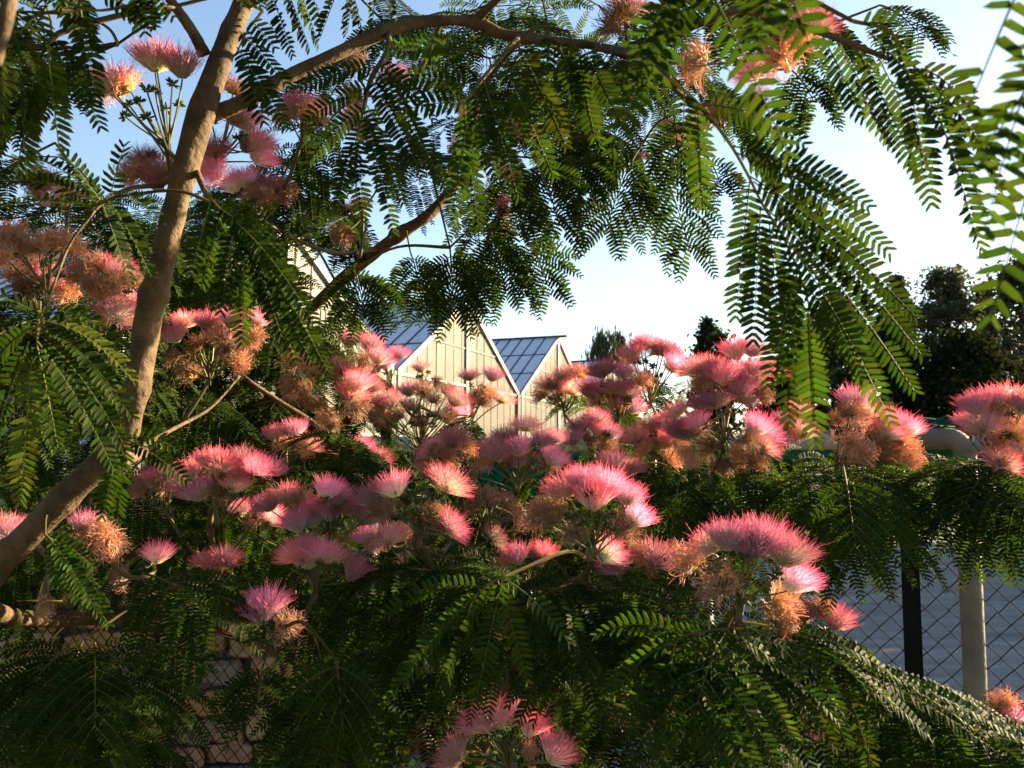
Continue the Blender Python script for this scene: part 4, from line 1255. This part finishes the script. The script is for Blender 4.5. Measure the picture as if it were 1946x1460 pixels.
traced('A', .55, [(115, 20), (70, 30), (40, 60)], [(88, 78, 112, 285, .0), (35, 110, 50, 332, .0), (30, 20, 62, 72, .02), (60, 10, 75, 70, .0), (5, 90, 0, 260, .0), (75, 100, 30, 330, .0)], face=.25, fold=.85, roll=.7, seed=13, tint=(1.7, 1.35, 1))  # yellow tint paints the sunlight into these folded pinnae
traced('A', .60, [(200, -40), (230, -20), (260, 0)], [(235, -20, 290, 50, .05), (260, -30, 275, 60, .03), (290, -20, 330, 30, .05)], face=.8, fold=.15, seed=14)
# arching fronds, left
traced('A', .66, [(215, 375), (190, 388), (160, 400)], [(185, 385, -25, 350, .20), (180, 395, -30, 405, .16), (195, 390, 250, 545, .06), (190, 375, 60, 300, .12), (205, 380, 285, 520, .10), (190, 380, 120, 290, .05), (230, 365, 300, 420, .15), (210, 370, 235, 280, .05)], face=.4, fold=.3, seed=15)
# big fan left of centre, over the blossoms
traced('A', .62, [(385, 360), (415, 395), (450, 435), (480, 480), (500, 520)], [
    (410, 392, 575, 555, .16), (420, 400, 600, 620, .16), (435, 418, 622, 705, .14), (450, 440, 592, 690, .10), (470, 465, 560, 680, .06), (485, 490, 535, 640, .03),
    (400, 380, 365, 520, .03), (420, 400, 385, 540, .02), (445, 432, 420, 590, .02), (465, 460, 460, 650, .02), (395, 375, 520, 470, .2)], face=.75, fold=.2, seed=16)
# fan of fronds in front of the trunk, left edge
traced('A', .60, [(75, 590), (72, 630), (70, 660)], [
    (75, 620, 248, 790, .20), (78, 640, 238, 850, .16), (72, 650, 215, 890, .12), (80, 610, 250, 720, .25), (65, 620, -30, 720, .2), (60, 610, -40, 640, .2), (70, 600, 190, 620, .25),
    (62, 660, 40, 952, .0), (70, 655, 110, 850, .05), (55, 650, -20, 860, .08), (75, 600, -20, 560, .15)], face=.5, fold=.25, seed=17)
traced('A', .72, [(240, 835), (262, 845), (280, 850)], [(245, 838, 352, 912, .10), (250, 832, 330, 850, .2), (240, 842, 222, 990, .03), (228, 850, 195, 980, .0)], face=.7, fold=.2, seed=18, tint=(1.3, 1.4, 1))  # brighter tint: sunlit look put into the leaf colour
traced('A', .75, [(85, 1015), (100, 1030), (115, 1050)], [(95, 1025, 185, 1165, .08), (100, 1030, 205, 1185, .08), (105, 1040, 160, 1150, .05), (90, 1020, 175, 1075, .12), (100, 1040, 120, 1120, .0)], face=.7, fold=.2, seed=19, tint=(1.25, 1.35, 1))  # lit frond, its sunlight painted in by the tint

# symmetrical fronds hanging in front of the sky and greenhouse
for a in ((855, 470, 862, 585, 1.05, 1.02, 100, 10, .9, .7, .2), (672, 512, 692, 592, 1.1, 1.05, 92, 9, .9, .7, .2), (930, 440, 960, 548, 1.1, 1.05, 92, 9, .85, .9, .25),
          (998, 452, 1042, 545, 1.1, 1.05, 80, 8, .8, .6, .55), (1015, 300, 1062, 425, 1.0, .95, 105, 9, .7, .9, .3), (1060, 270, 1105, 350, 1.05, 1.0, 90, 8, .6, .9, .3),
          (905, 400, 915, 520, 1.15, 1.1, 90, 8, .5, 1.2, .6), (1215, 283, 1155, 425, 1.05, 1.02, 112, 10, .85, .55, .2), (1238, 275, 1308, 462, 1.0, .97, 100, 11, .8, .6, .25),
          (1280, 215, 1292, 330, 1.0, .95, 90, 8, .6, 1.0, .4), (1125, 240, 1132, 310, 1.1, 1.05, 80, 7, .6, 1.2, .4), (1345, 300, 1372, 360, 1.1, 1.05, 70, 7, .5, .9, .5),
          (1500, 130, 1545, 190, .95, .92, 95, 8, .5, 1.3, .35), (1672, 10, 1745, 62, .95, .9, 105, 9, .4, 1.2, .4), (780, 480, 800, 560, 1.2, 1.15, 85, 8, .6, 1.0, .3),
          (700, 455, 640, 470, 1.36, 1.32, 85, 8, .4, .6, .4), (1150, 200, 1180, 300, 1.15, 1.1, 85, 8, .6, 1.0, .35),
          (960, 330, 985, 440, 1.15, 1.1, 95, 9, .6, 1.0, .35), (1040, 220, 1090, 300, 1.2, 1.15, 85, 8, .6, 1.0, .35)):
    G('A', *a, hero=True)

# ------------------------------------------------------------------ fronds of tree B traced roughly
traced('B', .66, [(1385, 1195), (1335, 1200), (1290, 1215), (1275, 1250)], [
    (1292, 1206, 1135, 1207, .25), (1286, 1225, 1170, 1318, .30), (1284, 1235, 1228, 1372, .15), (1276, 1250, 1258, 1470, .0), (1300, 1235, 1390, 1465, .05), (1312, 1222, 1445, 1400, .10),
    (1330, 1205, 1470, 1312, .14), (1345, 1198, 1462, 1250, .2), (1300, 1215, 1305, 1440, .0)], face=.45, fold=.3, seed=31, tint=(1.25, 1.25, 1), leaflet=.0132, spacing=.0047)  # tint lightens the leaf colour of this sunlit frond
traced('B', .72, [(1400, 1180), (1480, 1195), (1560, 1225), (1620, 1270)], [
    (1470, 1200, 1625, 1315, .15), (1500, 1195, 1735, 1312, .14), (1540, 1215, 1690, 1350, .12), (1580, 1240, 1800, 1440, .08), (1600, 1255, 1870, 1400, .12), (1615, 1262, 1960, 1420, .10),
    (1620, 1270, 1950, 1475, .10), (1480, 1200, 1500, 1330, .05), (1530, 1215, 1560, 1400, .03), (1590, 1250, 1660, 1460, .04)], face=.4, fold=.3, seed=32, tint=(.9, 1.0, .8), leaflet=.0132, spacing=.0047)
traced('B', .70, [(960, 1095), (930, 1110), (900, 1140), (890, 1170)], [
    (925, 1112, 735, 1335, .10), (905, 1130, 770, 1290, .14), (940, 1105, 830, 1330, .06), (955, 1100, 905, 1330, .03), (945, 1100, 1000, 1290, .06), (915, 1115, 720, 1180, .22), (960, 1100, 1080, 1220, .16)], face=.4, fold=.3, seed=33, leaflet=.0132, spacing=.0047)
traced('B', .74, [(640, 1255), (645, 1310), (650, 1370), (655, 1420)], [
    (642, 1280, 560, 1390, .15), (643, 1300, 570, 1440, .12), (646, 1330, 590, 1480, .08), (650, 1370, 630, 1500, .03), (643, 1285, 730, 1400, .15), (646, 1310, 728, 1450, .12), (650, 1350, 710, 1480, .06), (641, 1268, 545, 1330, .2), (641, 1268, 725, 1335, .2)], face=.8, fold=.15, seed=34, leaflet=.0125, spacing=.0044)
for a in ((1600, 880, 1560, 1020, 1.05, .95, 165, 8, .35, 1.0, .3), (1602, 885, 1690, 1010, 1.05, .95, 165, 8, .35, 1.0, .3), (1598, 880, 1480, 960, 1.1, 1.05, 150, 8, .25, 1.0, .3),
          (1605, 880, 1745, 930, 1.1, 1.0, 150, 8, .25, 1.1, .3), (1605, 900, 1625, 1040, 1.0, .9, 160, 8, .5, .9, .3),
          (1890, 885, 1830, 970, 1.0, .92, 170, 8, .35, 1.0, .3), (1892, 885, 1950, 990, 1.0, .92, 170, 8, .35, 1.0, .3), (1888, 890, 1885, 1010, .98, .9, 150, 8, .5, .9, .3), (1890, 880, 1780, 900, 1.05, 1.0, 150, 8, .2, 1.0, .3),
          (1380, 1200, 1440, 1290, .72, .66, 210, 8, .4, .9, .3), (1385, 1195, 1280, 1240, .74, .68, 220, 8, .3, 1.0, .3), (1390, 1195, 1540, 1240, .75, .7, 210, 9, .25, .9, .3),
          (1400, 1190, 1620, 1230, .8, .8, 190, 9, .2, .9, .3), (1375, 1205, 1320, 1360, .7, .62, 200, 8, .5, .8, .3), (1560, 1300, 1800, 1370, .85, .75, 230, 9, .3, .9, .3),
          (1700, 1390, 1930, 1430, .8, .72, 230, 9, .3, .9, .3), (1290, 1200, 1180, 1210, .85, .8, 170, 8, .3, 1.1, .3),
          (820, 1085, 730, 1100, .95, .9, 150, 8, .25, 1.1, .35), (825, 1085, 900, 1090, .95, .9, 150, 8, .25, 1.1, .35), (830, 1090, 800, 1210, .95, .85, 170, 9, .4, 1.1, .3),
          (1115, 1110, 1020, 1140, .85, .8, 190, 8, .25, 1.0, .3), (1118, 1110, 1220, 1150, .85, .8, 190, 8, .25, 1.0, .3), (1115, 1115, 1090, 1250, .85, .75, 190, 9, .4, 1.0, .3), (1120, 1100, 1180, 1080, .95, .95, 160, 8, .2, 1.0, .3),
          (160, 1215, 110, 1350, .95, .9, 210, 8, .5, .8, .2), (170, 1210, 270, 1330, .95, .9, 200, 8, .5, .8, .2), (150, 1215, 60, 1300, .95, .9, 200, 8, .5, .8, .2), (180, 1220, 180, 1380, .95, .85, 200, 8, .6, .8, .2),
          (270, 1090, 400, 1170, .85, .8, 180, 8, .45, .8, .2), (620, 1300, 600, 1400, .95, .9, 160, 8, .5, .8, .25), (640, 1310, 690, 1420, .95, .9, 160, 8, .5, .8, .25),
          (500, 1265, 490, 1330, 1.0, .95, 120, 7, .5, 1.0, .3), (920, 1120, 960, 1230, .95, .88, 180, 9, .4, 1.1, .3), (760, 1170, 720, 1300, 1.0, .9, 170, 9, .4, 1.1, .3),
          (650, 860, 690, 900, 1.2, 1.1, 110, 8, .4, 1.0, .3), (700, 860, 640, 830, 1.2, 1.15, 130, 8, .3, 1.0, .3), (890, 790, 870, 830, 1.45, 1.4, 80, 7, .4, 1.0, .3),
          (1250, 880, 1180, 900, 1.2, 1.15, 120, 8, .25, .9, .3), (1400, 900, 1480, 930, 1.15, 1.1, 140, 8, .25, .9, .3), (1350, 910, 1300, 960, 1.15, 1.1, 140, 8, .3, .9, .3)):
    G('B', *a, hero=a[4] < 1.0)

# ------------------------------------------------------------------ loose fronds filling the crowns, clear of the openings
def fill(key, region, count, z0, z1, seed, pl=.10, face=(.15, .7), up=0.0, tries=9, tol=.03, tint=(1, 1, 1), lf=.0112, sp_=.0037):
    rs = np.random.RandomState(seed)
    x0, y0, x1, y1 = region
    done = 0
    for k in range(count * tries):
        if done >= count:
            break
        z = rs.uniform(z0, z1)
        b = at(rs.uniform(x0, x1), rs.uniform(y0, y1), z)
        _, dd = attach(key, b)
        if dd > .34:
            continue
        az = rs.uniform(0, 6.283); L = rs.uniform(.13, .21)
        t = b + np.array([math.cos(az), math.sin(az), rs.uniform(-.9, -.05) + up]) * L
        if t @ FWD < .3:
            continue
        if grown(key, b, t, pl * rs.uniform(.8, 1.1), rs.randint(7, 10), rs.uniform(*face), rs.uniform(.7, 1.3), rs.uniform(.15, .55), False, seed * 1000 + k, check=True, arch=rs.uniform(.05, .25), tol=tol, tint=tint, leaflet=lf, spacing=sp_):
            done += 1
    return done

nf = []
nf.append(fill('A', (560, -40, 1200, 330), 20, .95, 1.45, 1))
nf.append(fill('A', (480, 300, 900, 480), 15, 1.15, 1.6, 2))
nf.append(fill('A', (-40, 260, 260, 700), 20, .85, 1.35, 3))
nf.append(fill('A', (300, 380, 620, 640), 16, 1.1, 1.6, 4))
nf.append(fill('A', (-40, -60, 420, 200), 14, .7, 1.1, 5))
nf.append(fill('A', (1150, -60, 1500, 180), 12, .8, 1.2, 6))
nf.append(fill('A', (-40, 700, 260, 1150), 16, .95, 1.4, 7))
nf.append(fill('B', (240, 690, 740, 900), 26, 1.35, 1.8, 8))
nf.append(fill('B', (290, 560, 700, 800), 26, 1.4, 1.9, 18))
nf.append(fill('A', (150, 560, 560, 760), 16, 1.25, 1.7, 19))
nf.append(fill('B', (250, 880, 760, 1180), 26, 1.15, 1.6, 9))
nf.append(fill('B', (700, 820, 1250, 1080), 22, 1.25, 1.75, 10))
nf.append(fill('B', (700, 1060, 1350, 1460), 22, .9, 1.5, 11, pl=.125, lf=.0135, sp_=.0046))
nf.append(fill('B', (-40, 1180, 700, 1500), 18, 1.0, 1.5, 12, pl=.12, lf=.013, sp_=.0045))
nf.append(fill('B', (1180, 860, 1700, 1050), 24, 1.15, 1.6, 13))
nf.append(fill('B', (1250, 1180, 1946, 1500), 18, .8, 1.3, 14, pl=.125, lf=.0135, sp_=.0046))
nf.append(fill('B', (1700, 880, 1960, 1030), 10, 1.05, 1.5, 15))
nf.append(fill('B', (1050, 720, 1500, 900), 14, 1.4, 1.8, 16))
print('fronds', LEAF_COUNT, 'pinna parts', PINNA_COUNT, 'fill', nf)

# ------------------------------------------------------------------ unseen fronds added over, behind and left of the camera to darken the shade
def shade_canopy(seed=77, count=1150):
    rs = np.random.RandomState(seed)
    forms = []
    for k in range(10):                               # a few coarse fronds, laid along +X
        mb = MB()
        t = np.array([rs.uniform(.16, .24), 0, rs.uniform(-.1, .02)])
        R_ = bez(np.zeros(3), t / 2 + ZUP * .03, t, 8)
        mb.tube(R_, .0012, 3, (.13, .13, .04), cap=False)
        for q in range(6):
            for side in (-1, 1):
                dd = unit(np.array([.45, side, 0])); path = [R_[1 + q]]
                for _ in range(5):
                    dd = unit(dd - ZUP * .2); path.append(path[-1] + dd * .024)
                pinna_mesh(mb, np.array(path), ZUP, rs, .034, .018, .2, .55, spine=False)
        forms.append(mb)
    big = MB(); k = 0
    while k < count:
        if k < 560:                                   # overhead
            b = np.array([rs.uniform(-3.0, 1.3), rs.uniform(-1.2, 2.2), rs.uniform(2.15, 3.1)])
        elif k < 880:                                 # hanging behind the viewpoint
            b = np.array([rs.uniform(-3.2, 2.0), rs.uniform(-2.0, -.75), rs.uniform(.25, 3.2)])
        else:                                         # the left side
            b = np.array([rs.uniform(-2.8, -1.2), rs.uniform(-1.0, 1.6), rs.uniform(.3, 3.0)])
        x, y, z = project(b[None])
        if z[0] > -0.3 and (b[2] - EYE) < 0.62 * max(z[0], 0) + .42 and abs(b[0]) < .8 * max(z[0], 0) + .7:
            continue
        az = rs.uniform(0, 6.283); ca, sa = math.cos(az), math.sin(az)
        mb = forms[rs.randint(10)]
        rot = np.array([[ca, sa, 0], [-sa, ca, 0], [0, 0, 1]])
        off = b
        V = [v @ rot + off for v in mb.v]
        if shades(np.concatenate(V)[::7]):
            continue
        n0 = big.n
        big.v += V; big.c += mb.c; big.m += mb.m
        big.f += [f + n0 for f in mb.f]
        big.n += mb.n
        k += 1
    tag(big.build('crown', M['leaf'], TREE['A']), kind='stuff')  # added foliage out of view, blocks sky light; parented to tree A
shade_canopy()
limb('A', [(1.0, 0.2, 2.6, .010, 0), (0.2, -0.2, 2.7, .014, 0), (-0.35, 0.4, 2.6, .018, 0), (-0.28, 0.86, 2.45, .012, 0)], 'branch', 8, .1, 40)
limb('A', [(-2.2, -1.2, 2.4, .010, 0), (-1.2, -0.4, 2.6, .014, 0), (-0.35, 0.4, 2.6, .016, 0)], 'branch', 8, .1, 41)
limb('A', [(0.9, -1.9, 1.9, .008, 0), (0.2, -1.2, 2.3, .012, 0), (-0.35, 0.4, 2.6, .016, 0)], 'branch', 8, .1, 42)
